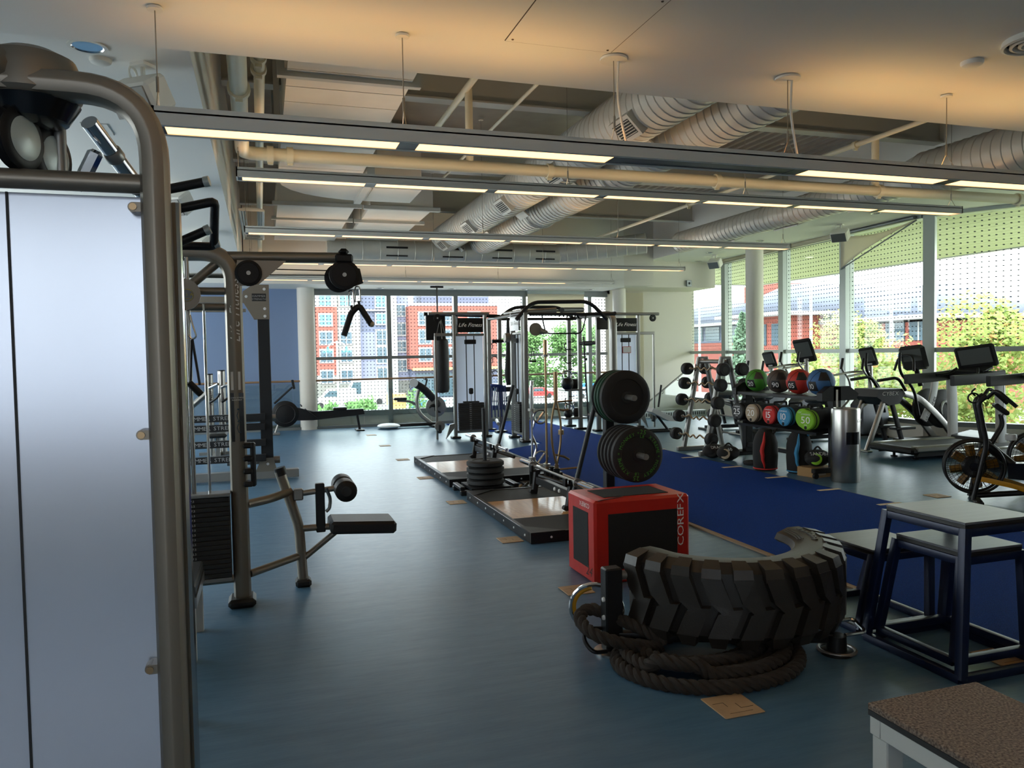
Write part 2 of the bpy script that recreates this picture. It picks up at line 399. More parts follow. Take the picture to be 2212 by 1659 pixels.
for a, c in ((-3.32,-1.54),(-1.46,.32)): B().bb(a,c,-3.11,-3.1,1.08,3.02).build('pane','pane_tint',t)
struct(B().bb(-4.2,.9,FAR,FAR+.25,0,5.1).build('wall_far','blue_wall'))
struct(B().bb(.9,8.62,FAR,FAR+.25,0,.24).bb(.9,8.62,FAR,FAR+.25,3.14,5.1).build('wall_front','cream_wall'))
struct(B().bb(8.62,11.35,18.7,18.95,0,5.1).bb(8.5,8.7,FAR,18.95,0,5.1).build('wall_corner','cream_wall'))
w = B(); seg(w, R0, R1, 0, .28, .25); seg(w, R1, R2, 0, .28, .25); seg(w, R2, R3, 0, .28, .25); seg(w, R3, (14,-3), 0, 5.1, .25)
seg(w, R0, R1, 3.92, 5.1, .25); seg(w, R1, R2, 3.92, 5.1, .25); seg(w, R2, R3, 3.92, 5.1, .25)
fix(struct(w.build('wall_right','cream_wall')))
struct(B().bb(-4.2,.95,FAR-.02,FAR,0,.1).bb(.95,8.6,FAR-.02,FAR,0,.03).build('baseboard_far','frame_alu'))

# far windows
fx = [1.12,2.86,4.49,6.25,8.03,8.58]
for i in range(5):
    t = bpy.data.objects.new('window_%d' % (i+1), None); SC.collection.objects.link(t); struct(t)
    x0, x1 = fx[i], fx[i+1]
    B().bb(x0-.05,x0+.05,FAR-.06,FAR+.1,.0,3.2).bb(x0+.05,x1-.05,FAR-.03,FAR+.07,1.565,1.635).bb(x0+.05,x1-.05,FAR-.06,FAR+.1,3.06,3.2).bb(x0+.05,x1-.05,FAR-.04,FAR+.1,.24,.36).build('frame','frame_alu',t)
    B().bb(x0+.05,x1-.05,FAR+.02,FAR+.03,1.635,3.06).build('pane','pane_far',t)
    B().bb(x0+.05,x1-.05,FAR+.02,FAR+.03,.36,1.565).build('pane','pane_far',t)
# right windows: four bays on the long side, two on the angled bay
def lerp(a, b, t): return (a[0]+(b[0]-a[0])*t, a[1]+(b[1]-a[1])*t)
def ony(y): return lerp(R0, R1, (18.95-y)/(18.95-10.37))
ry = [18.85,16.9,14.48,12.45,10.37]
bays = [(ony(ry[i]), ony(ry[i+1])) for i in range(4)] + [(R1, lerp(R1,R2,.62)), (lerp(R1,R2,.62), R2), (R2, lerp(R2,R3,.5)), (lerp(R2,R3,.5), R3)]
for i, (a, c) in enumerate(bays):
    t = bpy.data.objects.new('window_%d' % (i+6), None); SC.collection.objects.link(t); struct(t)
    d = (V(c)-V(a)); L_ = d.length; k = .09/L_; a2, c2 = lerp(a,c,k), lerp(a,c,1-k)
    fix(seg(seg(seg(B(), lerp(a,c,-k if i else 0), a2, .28, 3.92, .2), a2, c2, 1.54, 1.62, .1), a2, c2, 3.84, 3.92, .2).build('frame','frame_pale',t))
    fix(seg(B(), a2, c2, .28, .36, .16).build('sill','frame_alu',t))
    fix(seg(B(), a2, c2, 1.62, 3.84, .012).build('pane','pane_right',t)); fix(seg(B(), a2, c2, .36, 1.54, .012).build('pane','pane_clear',t))

# ceilings
b = B(); x = -.4; prof = []
while x < 9.6:
    prof += [(x,5.0),(x+.07,5.0),(x+.09,4.93),(x+.16,4.93)] if x > 4.6 else [(x,4.955),(x+.17,4.955)]; x += .18
n = len(prof); b.add([(p[0],4.3,p[1]) for p in prof]+[(p[0],17.2,p[1]) for p in prof], [(k,k+1,n+k+1,n+k) for k in range(n-1)])
b.bb(-4.4,14.2,-3.2,19.3,5.02,5.15)
struct(b.build('ceiling','grey_deck', ang=20))
struct(B().bb(-4.2,14,-3,4.46,3.28,3.42).bb(-4.2,14,4.36,4.46,3.42,5.02).build('ceiling_near','ceiling_paint'))
struct(B().bb(-4.2,-.35,4.46,19,3.40,3.5).bb(-.45,-.35,4.46,17.0,3.5,5.02).build('trim_1','ceiling_paint'))
struct(B().bb(-4.2,8.4,17.0,18.9,3.2,3.3).bb(-.33,8.4,17.0,17.1,3.3,5.02).build('trim_2','ceiling_paint'))
fix(struct(B().prism([(9.2,4.46,3.9),(13.6,4.46,3.9),(12.7,7.5,3.9),(10.85,10.37,3.9),(11.25,18.95,3.9),(9.2,18.95,3.9)],(0,0,.1)).bb(9.2,9.3,4.46,17.6,4.0,5.02).build('trim_3','ceiling_paint')))
struct(B().bb(8.75,11.2,17.4,18.75,3.25,3.9).bb(8.4,9.2,17.0,18.75,3.25,5.02).build('trim_4','cream_wall'))
for i, y in enumerate((8.6,11.9,15.2)):
    tag(struct(B().bb(-.33,9.2,y-.09,y+.09,4.5,4.52).bb(-.33,9.2,y-.008,y+.008,4.52,4.9).bb(-.33,9.2,y-.09,y+.09,4.9,4.92).build('ceiling_beam','beam_paint')), None)
struct(B().bb(-.3,9.2,6.35,6.45,4.6,4.93).build('ceiling_joist','beam_paint'))
for c, r, z in (((.95,18.0),.19,3.2),((8.72,17.95),.17,3.25),((10.37,14.56),.19,3.9)):
    struct(B().lathe([(r,0),(r,z)],(c[0],c[1],0),n=32).build('column','cream_wall'))

# ------------------------------------------------ lamps
def pendant(y, x0, segs, sl, ztop, zc, label, off=(), w=.19, h=.085, upl=True, cabx=None, dark=False):
    t = thing('pendant_light', label, 'pendant light', (x0, y, ztop-h), 0, 'linear pendant lights')
    Lt = segs*sl; hw = w/2
    b = B().bb(0,Lt,-hw,-hw+.008,0,h).bb(0,Lt,hw-.008,hw,0,h).bb(0,.012,-hw,hw,0,h).bb(Lt-.012,Lt,-hw,hw,0,h).bb(0,Lt,-hw,-.07,.055,.063).bb(0,Lt,.07,hw,.055,.063)
    b.bb(.02,Lt-.02,-hw+.008,-hw+.03,.0,.006).bb(.02,Lt-.02,hw-.03,hw-.008,0,.006)
    b.build('housing','lamp_housing',t)
    for i in range(segs):
        B().bb(i*sl+.05,(i+1)*sl-.05,-hw+.03,hw-.03,.004,.012).build('diffuser','lens_off' if i in off else 'lens_warm',t)
        B().bb(i*sl-.05 if i else .012,i*sl+.05,-hw+.03,hw-.03,.002,.014).build('joint_plate','lamp_dark',t)
        if upl and i not in off: B().bb(i*sl+.08,(i+1)*sl-.08,-.06,.06,.05,.058).build('uplight_lens','uplight_warm' if ztop < 3 else 'uplight_soft',t)
    for k, cx in enumerate(cabx if cabx is not None else [.02,3.18,5.28,8.2]):
        cx = min(cx, Lt-.03); zz = zc-(ztop-h)
        c = B().cyl((cx,0,h+.08),(cx,0,zz),.003,n=6).cyl((cx,0,h+.1),(cx,-.06,h),.0025,n=6).cyl((cx,0,h+.1),(cx,.06,h),.0025,n=6).cyl((cx,0,h+.09),(cx,0,h+.16),.007,n=8)
        c.build('hanger_cable','cable_steel',t)
        big = k in (2,3) and dark
        B().lathe([(.0,0),(.075 if big else .035,0),(.075 if big else .035,-.012),(0,-.014)],(cx,0,zz),n=20).build('ceiling_cup','white_paint',t)
        if big: B().tube(rp([(cx+.03,0,zz-.01),(cx+.02,0,zz-.2),(cx+.04,0,h+.15),(cx+.09,.02,h-.005)],.1),.007,8).build('power_cord','white_paint',t)
    return t
pendant(.55,-.45,6,1.185,2.80,3.275,'unseen linear pendant lamp added as warm fill over the speckled bench and the cable machine')  # lamp behind the camera, added to warm the low ceiling and front faces
pendant(3.945,-.45,5,1.185,2.80,3.275,'long linear pendant lamp hung from the low ceiling, one tube unlit',(2,),cabx=[.02,1.17,2.35,3.5,4.73],dark=True)
pendant(7.32,-.18,7,1.183,3.33,4.93,'linear pendant lamp hanging right under the cream sprinkler main')
pendant(10.5,-.18,7,1.183,3.33,4.93,'linear pendant lamp below the elbow of the square duct')
pendant(13.75,-.18,7,1.183,3.33,4.93,'linear pendant lamp before the duct that crosses the far end')
pendant(16.68,-.18,7,1.16,3.33,4.93,'linear pendant lamp next to the far bulkhead, last tube unlit',(6,))

# ------------------------------------------------ ducts and pipes
def spiral(b, p0, p1, r, step=.13, n=28):
    p0, p1 = V(p0), V(p1); L_ = (p1-p0).length; k = int(L_/step); prof = [(0,0)]
    for i in range(k):
        h = L_*i/k; q = L_/k; prof += [(r,h),(r,h+q-.016),(r+.009,h+q-.008),(r,h+q)]
    prof.append((0,L_)); return b.lathe(prof, p0, p1-p0, n)
def grille(t, o, ax, nrm, w=.34, h=.17):
    """vent box on a duct: collar plus slats"""
    ax = V(ax).normalized(); nrm = V(nrm).normalized(); up = nrm.cross(ax); M = Matrix((ax, up, nrm)).transposed(); o = V(o)
    g = B().box(o, (w+.08,h+.08,.12), M).build('vent_collar','duct_paint',t)
    B().box(o+nrm*.061, (w,h,.002), M).build('vent_opening','dark_slot',g)
    for i in range(6): B().box(o+nrm*.063+up*(h*(i-2.5)/6), (w,.008,.01), M).build('slat','duct_paint',g)
t = thing('spiral_duct','grey spiral duct with louvred vents ending open above the rig','duct',(3.78,5,4.12),0,'round spiral ducts')
spiral(B(),(0,-.5,0),(0,11.3,0),.29).build('duct_body','duct_paint',t)
for y in (2.1,4.2,6.3,8.4,10.5):
    grille(t,(-.2,y,-.2),(0,1,0),(-.7,0,-.7)); 
    B().box((.24,y+.6,-.2),(.02,.42,.24),Matrix.Rotation(radians(-50),3,'Y')).build('deflector','duct_paint',t)
t = thing('spiral_duct','grey spiral duct with seams that meets the cross duct by the far wall','duct',(4.58,5,4.08),0,'round spiral ducts')
spiral(B(),(0,-.5,0),(0,11.2,0),.29).build('duct_body','duct_paint',t)
B().torus((0,4.4,0),.3,.02,(0,1,0)).torus((0,7.4,0),.3,.02,(0,1,0)).build('joint_ring','duct_paint',t)
t = thing('spiral_duct','pale spiral duct with a thick near end running along the window wall','duct',(8.55,5,3.95),0,'round spiral ducts')
spiral(B(),(0,-.4,0),(0,3.2,0),.3).lathe([(.3,3.2),(.22,3.6)],(0,0,0),(0,1,0),28).build('duct_body','duct_paint',t)
spiral(B(),(0,3.6,0),(0,9.6,0),.215).build('duct_branch','duct_paint',t)
for y in (4.4,6.2,8.0): B().box((.14,y,-.2),(.2,.62,.02),Matrix.Rotation(radians(-20),3,'Y')).build('deflector','duct_paint',t)
t = thing('spiral_duct','pale round duct crossing in front of the far bulkhead','duct',(2.2,16.28,3.85),0,'round spiral ducts')
spiral(B(),(-.9,0,0),(4.2,0,0),.22,.35).build('duct_body','duct_paint',t)
spiral(B(),(4.2,0,.02),(6.0,-.8,.2),.22,.2).build('duct_branch','duct_paint',t)
for x in (.3,1.5,2.6,3.6): B().bb(x,x+.45,-.23,-.2,.02,.06).bb(x,x+.45,-.19,-.17,-.14,-.1).build('slot_vent','dark_slot',t)

t = thing('square_duct','large white lagged square duct with seams and a curved elbow','duct',(0,7,4.05),0)
b = B()
for i in range(14): b.bb(.26,1.32,-2.4+i*.43,-2.4+(i+1)*.43-.014,0,.6)
tag(b.build('duct_body','duct_wrap',t),None,kind='stuff'); B().bb(.27,1.31,-2.4,3.6,.02,.59).build('duct_core','dark_slot',t)
for y in (-.2,1.4,2.55): B().bb(.18,1.4,y,y+.07,-.04,.02).bb(.18,.24,y,y+.07,.02,.75).bb(1.34,1.4,y,y+.07,.02,.75).build('hanger_bar','beam_paint',t)
b = B()
for i in range(6):
    a0, a1 = pi-(pi/2)*i/6, pi-(pi/2)*(i+1)/6-.008; R_ = 1.25; cx, cy = 1.51, 3.62
    pts = [(cx+R_*cos(a0),cy+R_*sin(a0)*.9),(cx+R_*cos(a1),cy+R_*sin(a1)*.9),(cx+.2*cos(a1),cy+.2*sin(a1)),(cx+.2*cos(a0),cy+.2*sin(a0))]
    b.prism([(p[0],p[1],-.08) for p in pts],(0,0,.62))
b.bb(1.52,2.2,3.8,4.75,-.08,.54)
fix(b.build('elbow','duct_wrap',t))
B().bb(1.36,1.46,3.2,4.8,-.12,.56).build('flange','beam_paint',t)
t = thing('square_duct','pair of white lagged square ducts with dark joints towards the blue wall','duct',(0,12.4,4.0),0)
for i in range(3): B().bb(.28,1.45,i*1.3,i*1.3+1.2,0,.5).build('duct_section','duct_wrap',t)
for i in range(3): B().bb(1.72,2.75,i*1.3+.2,i*1.3+1.4,.05,.5).build('duct_section','duct_wrap',t)
for i in range(3): B().bb(.2,1.55,i*1.3-.09,i*1.3-.02,-.03,.03).bb(1.6,2.85,i*1.3+.1,i*1.3+.18,.0,.06).build('hanger_bar','beam_paint',t)

def pipe(name, label, pts, r, m='pipe_paint', clamps=()):
    t = thing(name, label, 'pipe', pts[0], 0); o = V(pts[0])
    B().tube(rp([V(p)-o for p in pts],.14),r,14).build('pipe_run',m,t)
    for c, d in clamps:
        c = V(c)-o; B().lathe([(r,-.03),(r+.018,-.03),(r+.018,.03),(r,.03)],c,d,16).box(c+V((0,0,-r-.015)),(.05,.03,.04)).build('coupling',m,t)
    return t
pipe('sprinkler_pipe','thick cream sprinkler main with an elbow crossing the whole room',[(-.1,4.6,3.575),(-.13,7.72,3.575),(10.2,7.72,3.575)],.062,clamps=[((-.11,5.9,3.575),(0,1,0))]+[((x,7.72,3.575),(1,0,0)) for x in (.12,.3,2.95,5.0,7.3,9.6)])
pipe('sprinkler_pipe','thinner cream pipe running beside the sprinkler main towards the blue wall',[(.04,4.6,3.85),(.0,16.8,3.85)],.042,clamps=[((.03,6.0,3.85),(0,1,0)),((.03,6.25,3.85),(0,1,0)),((.02,9.6,3.85),(0,1,0))])
pipe('sprinkler_pipe','slanting cream branch pipe rising to a tee above the square duct',[(2.05,5.2,4.35),(2.05,9.4,4.35)],.035,clamps=[((2.05,6.8,4.35),(0,1,0))])
pipe('sprinkler_pipe','cream dropper joining the branch tee to the sprinkler main',[(2.08,7.72,4.36),(2.08,7.72,3.62)],.04)
pipe('sprinkler_pipe','thin cream branch pipe beside the round ducts',[(2.75,5.0,4.4),(2.75,12.5,4.4)],.02)
pipe('sprinkler_pipe','thin cream pipe along the ceiling by the window side duct',[(7.2,4.8,4.2),(7.2,16,4.2)],.03,clamps=[((7.2,8.0,4.2),(0,1,0)),((7.2,12.0,4.2),(0,1,0))])
pipe('sprinkler_pipe','cream dropper with tee by the window side duct',[(7.25,7.72,4.2),(7.25,7.72,3.62)],.045)
t = thing('ceiling_hanger_frame','nested grey pipe frame hung over the soffit edge near the blue wall','hanger',(-.1,12,3.6),0)
for k in range(3): B().tube([(-.14+k*.03,-1.2+k*.12,k*.03),(.16-k*.03,-1.2+k*.12,k*.03),(.16-k*.03,1.4-k*.1,k*.03),(-.14+k*.03,1.4-k*.1,k*.03)],.016,8,closed=True).build('frame_rail','beam_paint',t)

# ------------------------------------------------ small things on the ceilings
def speaker(loc, rz, label, tilt=35):
    t = thing('wall_speaker', label, 'speaker', loc, rz, 'white ceiling speakers')
    M = Matrix.Rotation(radians(tilt),3,'X')
    q = lambda p: M @ V(p)+V((0,0,-.2))
    B().box(q((0,0,0)),(.3,.2,.2),M,.02).build('cabinet','white_paint',t)
    B().box(q((0,-.103,0)),(.26,.012,.17),M,.004).build('grille','steel_grey' if rz else 'lamp_housing',t)
    B().tube([(0,.02,0),(0,.02,-.1),q((0,.05,.08))],.014,8).box((0,.02,-.01),(.1,.1,.02)).build('bracket','white_paint',t)
    B().torus((-.08,.03,-.05),.05,.006,(1,.3,0),16,6).torus((-.08,.03,-.05),.04,.005,(1,.2,.2),16,6).build('cable_loop','white_paint',t)
speaker((-.64,5.05,3.4),radians(-35),'white box speaker tilted under the side soffit nearest the cable hub',35)
speaker((-.78,8.4,3.4),radians(-35),'white box speaker under the side soffit above the pull up grips',35)
speaker((-.78,11.4,3.4),radians(-35),'white box speaker under the side soffit nearest the blue wall',35)
speaker((10.1,11.6,3.9),radians(-60),'white box speaker with dark front beside the sagging blind',35)
speaker((10.3,16.0,3.9),radians(-60),'white box speaker with dark front above the round window column',35)
def downlight(loc, label, r=.085, grp='recessed downlights'):
    t = thing('downlight', label, 'downlight', loc, 0, grp)
    B().lathe([(r,0),(r+.018,-.003),(r+.018,-.008),(r*.98,-.008)],n=24).build('trim_ring','white_paint',t)
    B().lathe([(r*.98,-.008),(r*.9,-.002),(r*.55,-.0006),(0,-.0004)],n=24).build('reflector','chrome',t)
for l, q in (((-.88,4.86,3.4),'right above the cable hub'),((-1.15,8.6,3.4),'behind the pull up grips'),((-1.0,10.0,3.4),'nearest the blue wall')): downlight(l,'mirror downlight set into the side soffit '+q)
for l, q in (((9.87,10.5,3.9),'beside the angled bay'),((9.9,13.7,3.9),'level with the round column'),((10.6,17.2,3.9),'in the far corner'),((9.9,15.6,3.9),'between the round column and the far corner')): downlight(l,'downlight in the strip ceiling along the windows '+q)
for l, q in (((2.6,17.8,3.2),'over the spin bike'),((4.3,17.8,3.2),'next to the black drop pole'),((6.1,17.8,3.2),'behind the rig arches'),((7.8,17.65,3.2),'next to the corner column')): downlight(l,'downlight in the low far soffit '+q)
def disc(name, label, cat, loc, r):
    return tag(B().lathe([(0,-.03),(r*.6,-.03),(r*.9,-.022),(r,-.01),(r,0)],loc,n=24).build(name,'white_paint'), label, cat)
disc('smoke_detector','small white smoke detector on the side soffit behind the downlight','detector',(-.85,5.05,3.4),.06)
disc('smoke_detector','small round detector on the low ceiling beside the ringed diffuser','detector',(3.93,3.45,3.28),.06)
disc('ceiling_plate','round white plate on the strip ceiling beyond the pipe','plate',(9.95,8.9,3.9),.1)
t = thing('ring_diffuser','round ceiling air diffuser with concentric rings','diffuser',(3.98,3.1,3.28),0)
for k in range(4): B().lathe([(.16-k*.04,0),(.165-k*.04,-.03),(.15-k*.04,-.035),(.145-k*.04,-.004)],n=32).build('ring','white_paint',t)
B().lathe([(.15,-.001),(0,-.002)],n=32).build('throat','dark_slot',t)
t = thing('ceiling_grille','small slotted grille in the side soffit','grille',(-1.14,6.55,3.4),0)
B().bb(-.09,.09,-.15,.15,-.008,0).build('plate','white_paint',t)
for k in (-.04,.04): B().bb(k-.012,k+.012,-.13,.13,-.01,-.008).build('slot','dark_slot',t)
t = thing('access_hatch','flush ceiling access hatch with a thin shadow gap and screws','hatch',(1.55,3.55,3.28),0)
B().bb(-.3,.3,-.33,.33,-.003,0).build('hatch_panel','ceiling_paint',t)
B().bb(-.305,-.3,-.33,.33,-.0015,0).bb(.3,.305,-.33,.33,-.0015,0).bb(-.3,.3,-.335,-.33,-.0015,0).bb(-.3,.3,.33,.335,-.0015,0).build('shadow_gap','dark_line',t)
for x in (-.27,.27):
    for y in (-.3,.3): B().lathe([(.007,-.003),(.006,-.006),(0,-.006)],(x,y,0),n=8).build('screw','dark_line',t)
t = thing('ceiling_camera_mount','thin black pole with bracket dropping from the far soffit','mount',(3.8,17.2,3.2),0)
B().cyl((0,0,0),(0,0,-.75),.018,n=8).build('pole','black_metal',t); B().box((0,0,-.02),(.3,.02,.04)).box((0,0,-.01),(.1,.1,.02)).build('bracket','black_metal',t)
# blinds
t = thing('roller_blind','cream roller blind hanging skewed and half fallen by the window','blind',(0,0,0),0)
pa, pb = V((*lerp(R1,R0,.02),0)), V((*lerp(R1,R0,.245),0)); n_ = V((-1,.05,0))*.12
b = B(); 
def sag(u, v):
    p = pa.lerp(pb,u)+n_; zt = 3.84-.1*sin(pi*u); zb = 3.82-.62*u**1.05
    return p+V((-.05*sin(pi*u)*v*2,0,zt+(zb-zt)*v))
b.grid(sag,14,6); o = b.build('blind_cloth','cream_blind',t); o.modifiers.new('s','SOLIDIFY').thickness = .004
B().tube([pa+n_+V((0,0,3.82)), pb+n_+V((0,0,3.19))],.014,8).build('bottom_bar','frame_alu',t)
B().tube([pa+n_*1.3+V((0,0,3.87)), pb+n_*1.3+V((0,0,3.87))],.035,12).build('roller','frame_alu',t)
for i in range(3):
    a, c = bays[i]; p, q = V((*a,0))+V((-.13,0,3.86)), V((*c,0))+V((-.13,0,3.86))
    t = thing('roller_blind','rolled up cream blind in its cassette, '+('next to the far corner','above the round window column','next to the skewed blind')[i],'blind',(0,0,0),0,'rolled up blinds')
    B().tube([p,q],.05,12).build('cassette','cream_blind',t); B().tube([p+V((0,0,-.07)),q+V((0,0,-.07))],.01,6).build('bottom_bar','frame_alu',t)
t = thing('roller_blind','white dotted blind lowered a little over the far window behind the rig','blind',(0,0,0),0)
B().bb(6.32,7.85,FAR-.14,FAR-.05,3.12,3.2).build('cassette','frame_pale',t); B().bb(6.32,7.85,FAR-.12,FAR-.115,2.62,3.12).build('blind_cloth','cream_blind',t); B().bb(6.32,7.85,FAR-.13,FAR-.11,2.6,2.62).build('bottom_bar','frame_alu',t)
t = thing('roller_blind','tall cream blind drawn down to the floor beside the far corner column','blind',(0,0,0),0)
B().bb(9.0,9.75,18.6,18.61,.1,3.2).build('blind_cloth','cream_blind',t); B().bb(9.0,9.75,18.59,18.62,.08,.1).build('bottom_bar','frame_alu',t)
# guard rail before the far wall
t = thing('guard_rail','glass guard rail with a slim wooden handrail along the far wall','railing',(0,17.95,0),0)
B().tube([(-4.1,0,1.09),(8.5,0,1.12)],.024,10).build('handrail','wood_rail',t)
for i in range(8):
    if i != 3 or True: B().bb(-4.1+i*1.575,-4.1+(i+1)*1.575-.02,-.006,.006,.06,1.04).build('glass_panel','rail_glass',t)
B().bb(-4.1,8.5,-.03,.03,0,.06).build('base_channel','frame_alu',t)
t = thing('stair_railing','sloping steel stair handrail bracketed to glass by the far corner','railing',(9.9,17.2,0),0)
B().tube(rp([(-.75,0,.38),(.35,0,1.16),(.55,0,1.17)],.1),.02,10).build('handrail','steel_grey',t)
B().bb(-.6,.62,.1,.112,.05,.45).prism([(-.6,.1,.45),(.62,.1,.45),(.62,.1,1.3),(.1,.1,.9)],(0,.012,0)).build('glass_panel','rail_glass',t)
for x, z in ((-.35,.66),(.1,.98),(.4,1.16)): B().tube(rp([(x,0,z),(x,0,z-.08),(x+.02,.1,z-.1)],.03),.008,6).build('rail_bracket','steel_grey',t)
t = thing('floor_grille','pale perforated heating grille on the floor by the far corner','grille',(9.7,17.0,0),0)
B().bb(-.9,.9,-.1,.1,0,.14).build('casing','frame_pale',t)
for k in range(28): B().bb(-.86+k*.062,-.83+k*.062,-.103,-.1,.03,.11).build('slot','dark_slot',t)
t = thing('wall_sensor','small grey sensor box high on the corner wall','sensor',(10.4,17.38,3.35),0)
B().bb(-.07,.07,-.05,0,-.08,.08,.006).build('case','frame_alu',t); B().lathe([(.03,.0),(.02,.02),(0,.025)],(0,-.05,0),(0,-1,0),12).build('lens','lamp_dark',t)

# ================================================================== OUTSIDE
mat('grass', (168,172,140), .9, var=.3, vs=(.5,.5,.5)); mat('asphalt', (158,157,154), .9, var=.1, vs=(.2,.2,.2))
mat('brick_red', (130,74,64), .8, var=.1, vs=(2,2,2)); mat('brick_pale', (122,120,118), .8); mat('siding_grey', (84,92,112), .7); mat('siding_lilac',(108,114,136),.7)
mat('white_trim', (150,152,154), .6); mat('window_glass', (64,84,96), .2); mat('window_blue', (72,108,130), .2)
mat('roof_grey', (92,98,114), .8, var=.1, vs=(3,3,3)); mat('brick_dark', (130,66,56), .8, var=.1, vs=(3,3,3)); mat('eave_planks', (146,152,118), .6, var=.04, vs=(3,3,3))
thru_material('leaf_yellow', (160,178,104), .5, .8, .2, (1.2,1.2,1.2)); thru_material('leaf_orange', (196,156,104), .5, .8); thru_material('leaf_green', (112,150,92), .45, .8, .2, (.5,.5,.5)); thru_material('leaf_spruce', (112,140,118), .4, .8, .2, (1,1,1))
mat('bark', (96,80,64), .9); mat('pole_pale', (176,200,204), .5, metal=.2); mat('teal_shade', (60,160,176), .5); mat('van_white', (168,168,170), .4); mat('orange_wood', (222,160,96), .7); mat('skip_blue', (50,120,196), .6); mat('tyre_dark',(40,40,42),.8)
G = -4.6
struct(B().bb(-60,160,19.6,220,G-.3,G).bb(11.8,160,-40,19.6,G-.3,G).build('ground','asphalt'))
tag(B().bb(11.9,40,-20,60,G,G+.05).build('lawn','grass'),'mown grass strip outside the window wall','lawn')
# eave over the right hand windows
t = thing('eave','deep planked roof overhang outside the window wall','eave',(0,0,0),0)
for k in range(16):
    x0 = 11.1+k*.385; ye = 10.55 if x0 < 10.9 else (10.75-(x0-10.9)*1.51 if x0 < 12.8 else max(4.5,7.9-(x0-12.8)*3.67)); B().prism([(x0,24.0,3.98),(x0+.37,24.0,3.98),(x0+.37,ye,3.98),(x0,ye,3.98)],(0,0,.1)).build('plank','eave_planks',t)
B().bb(17.26,17.4,2,24.1,3.96,4.5).build('fascia','frame_alu',t); B().bb(11.6,17.4,24.0,24.14,3.96,4.5).build('fascia','frame_alu',t); B().bb(14.4,17.3,2,24.05,4.1,4.3).build('roof_slab','grey_deck',t); B().bb(11.6,14.4,10.6,24.05,4.1,4.3).build('roof_slab','grey_deck',t)
for x, y in ((13.4,9.6),(13.4,12.8),(13.4,16.5)): B().lathe([(.1,3.985),(.1,3.97),(0,3.968)],(x,y,0),n=16).build('soffit_lamp','white_paint',t)
# apartment house across the street: each window a part, its pane a sub-part
t = thing('apartment_building','new apartment block in red, white and grey panels across the street','building',(0,110,0),0)
def fac(x0, x1, z0, z1, m, y=0, d=6, nm='wall_panel'): return B().bb(x0,x1,y,y+d,z0,z1).build(nm,m,t)
fac(2,10,-1,8.55,'brick_red'); fac(2,10,8.55,12,'white_trim',.0); fac(2,10,G,-1,'brick_pale')
fac(10,13.2,G,12,'brick_pale',.2); fac(13.2,17.6,8.2,12,'siding_grey',1); fac(13.2,17.6,5.0,8.2,'siding_grey',1.1); fac(13.2,17.6,G,5.0,'siding_lilac',1)
fac(17.6,18.4,G,12,'white_trim',.1); fac(18.4,20.3,-2,12,'siding_lilac',1.4); fac(18.4,20.3,G,-2,'brick_pale',1.4)
fac(19.9,33,-.4,8.6,'brick_red',-1.5); fac(22.5,33,8.6,11.5,'siding_grey',3); fac(19.9,33,8.6,9.0,'white_trim',-1.6,.5,'parapet'); fac(20.2,33,G,-.4,'siding_grey',-.9)
fac(20.2,33,-.6,-.25,'orange_wood',-1.9,1,'canopy'); fac(13.2,17.6,8.0,8.25,'white_trim',.6,.5,'ledge'); fac(13.2,17.6,1.2,1.35,'white_trim',.8,.3,'ledge')
for z in range(9): B().bb(10,13.2,.17,.2,-4+z*1.7,-3.86+z*1.7).build('brick_band','white_trim',t)
def win(x0, x1, z0, z1, y, g='window_glass'):
    f = B().bb(x0-.2,x1+.2,y-.12,y+.05,z0-.2,z1+.2).build('window','white_trim',t)
    p = B().bb(x0,x1,y-.15,y-.12,z0,z1).build('pane',g,f)
    B().bb((x0+x1)/2-.05,(x0+x1)/2+.05,y-.18,y-.15,z0,z1).bb(x0,x1,y-.18,y-.15,z0+.35*(z1-z0)-.04,z0+.35*(z1-z0)+.04).build('glazing_bar','white_trim',f)
for z0, z1 in ((8.75,10.4),(6.0,7.45),(3.4,5.0),(.9,2.5),(-2,-.4)):
    win(7.65,9.2,z0,z1,0,'window_blue' if z0 > 5 else 'window_glass'); win(10.45,11.95,z0,z1,.2,'window_blue' if z0 > 5 else 'window_glass')
for z0, z1 in ((8.6,10.2),(6.2,7.6),(3.2,5.2),(.6,2.8),(-3.6,-.2)): win(15.6,17.2,z0,z1,1,'window_blue' if z0 > 5 else 'window_glass'); 
for z0, z1 in ((7.4,8.9),(4.6,6.2),(2.2,3.6),(-.6,.9)): win(18.6,19.8,z0,z1,1.4)
for z0, z1 in ((5.95,7.6),(3.3,5.1),(.8,2.5)): win(21.3,22.9,z0,z1,-1.5); win(25,26.6,z0,z1,-1.5); win(28.6,30.2,z0,z1,-1.5)
B().bb(20.8,23.6,-1.0,-.85,G+.2,-1).bb(24.2,28,-1.0,-.85,G+.2,-1).build('shopfront','window_glass',t)
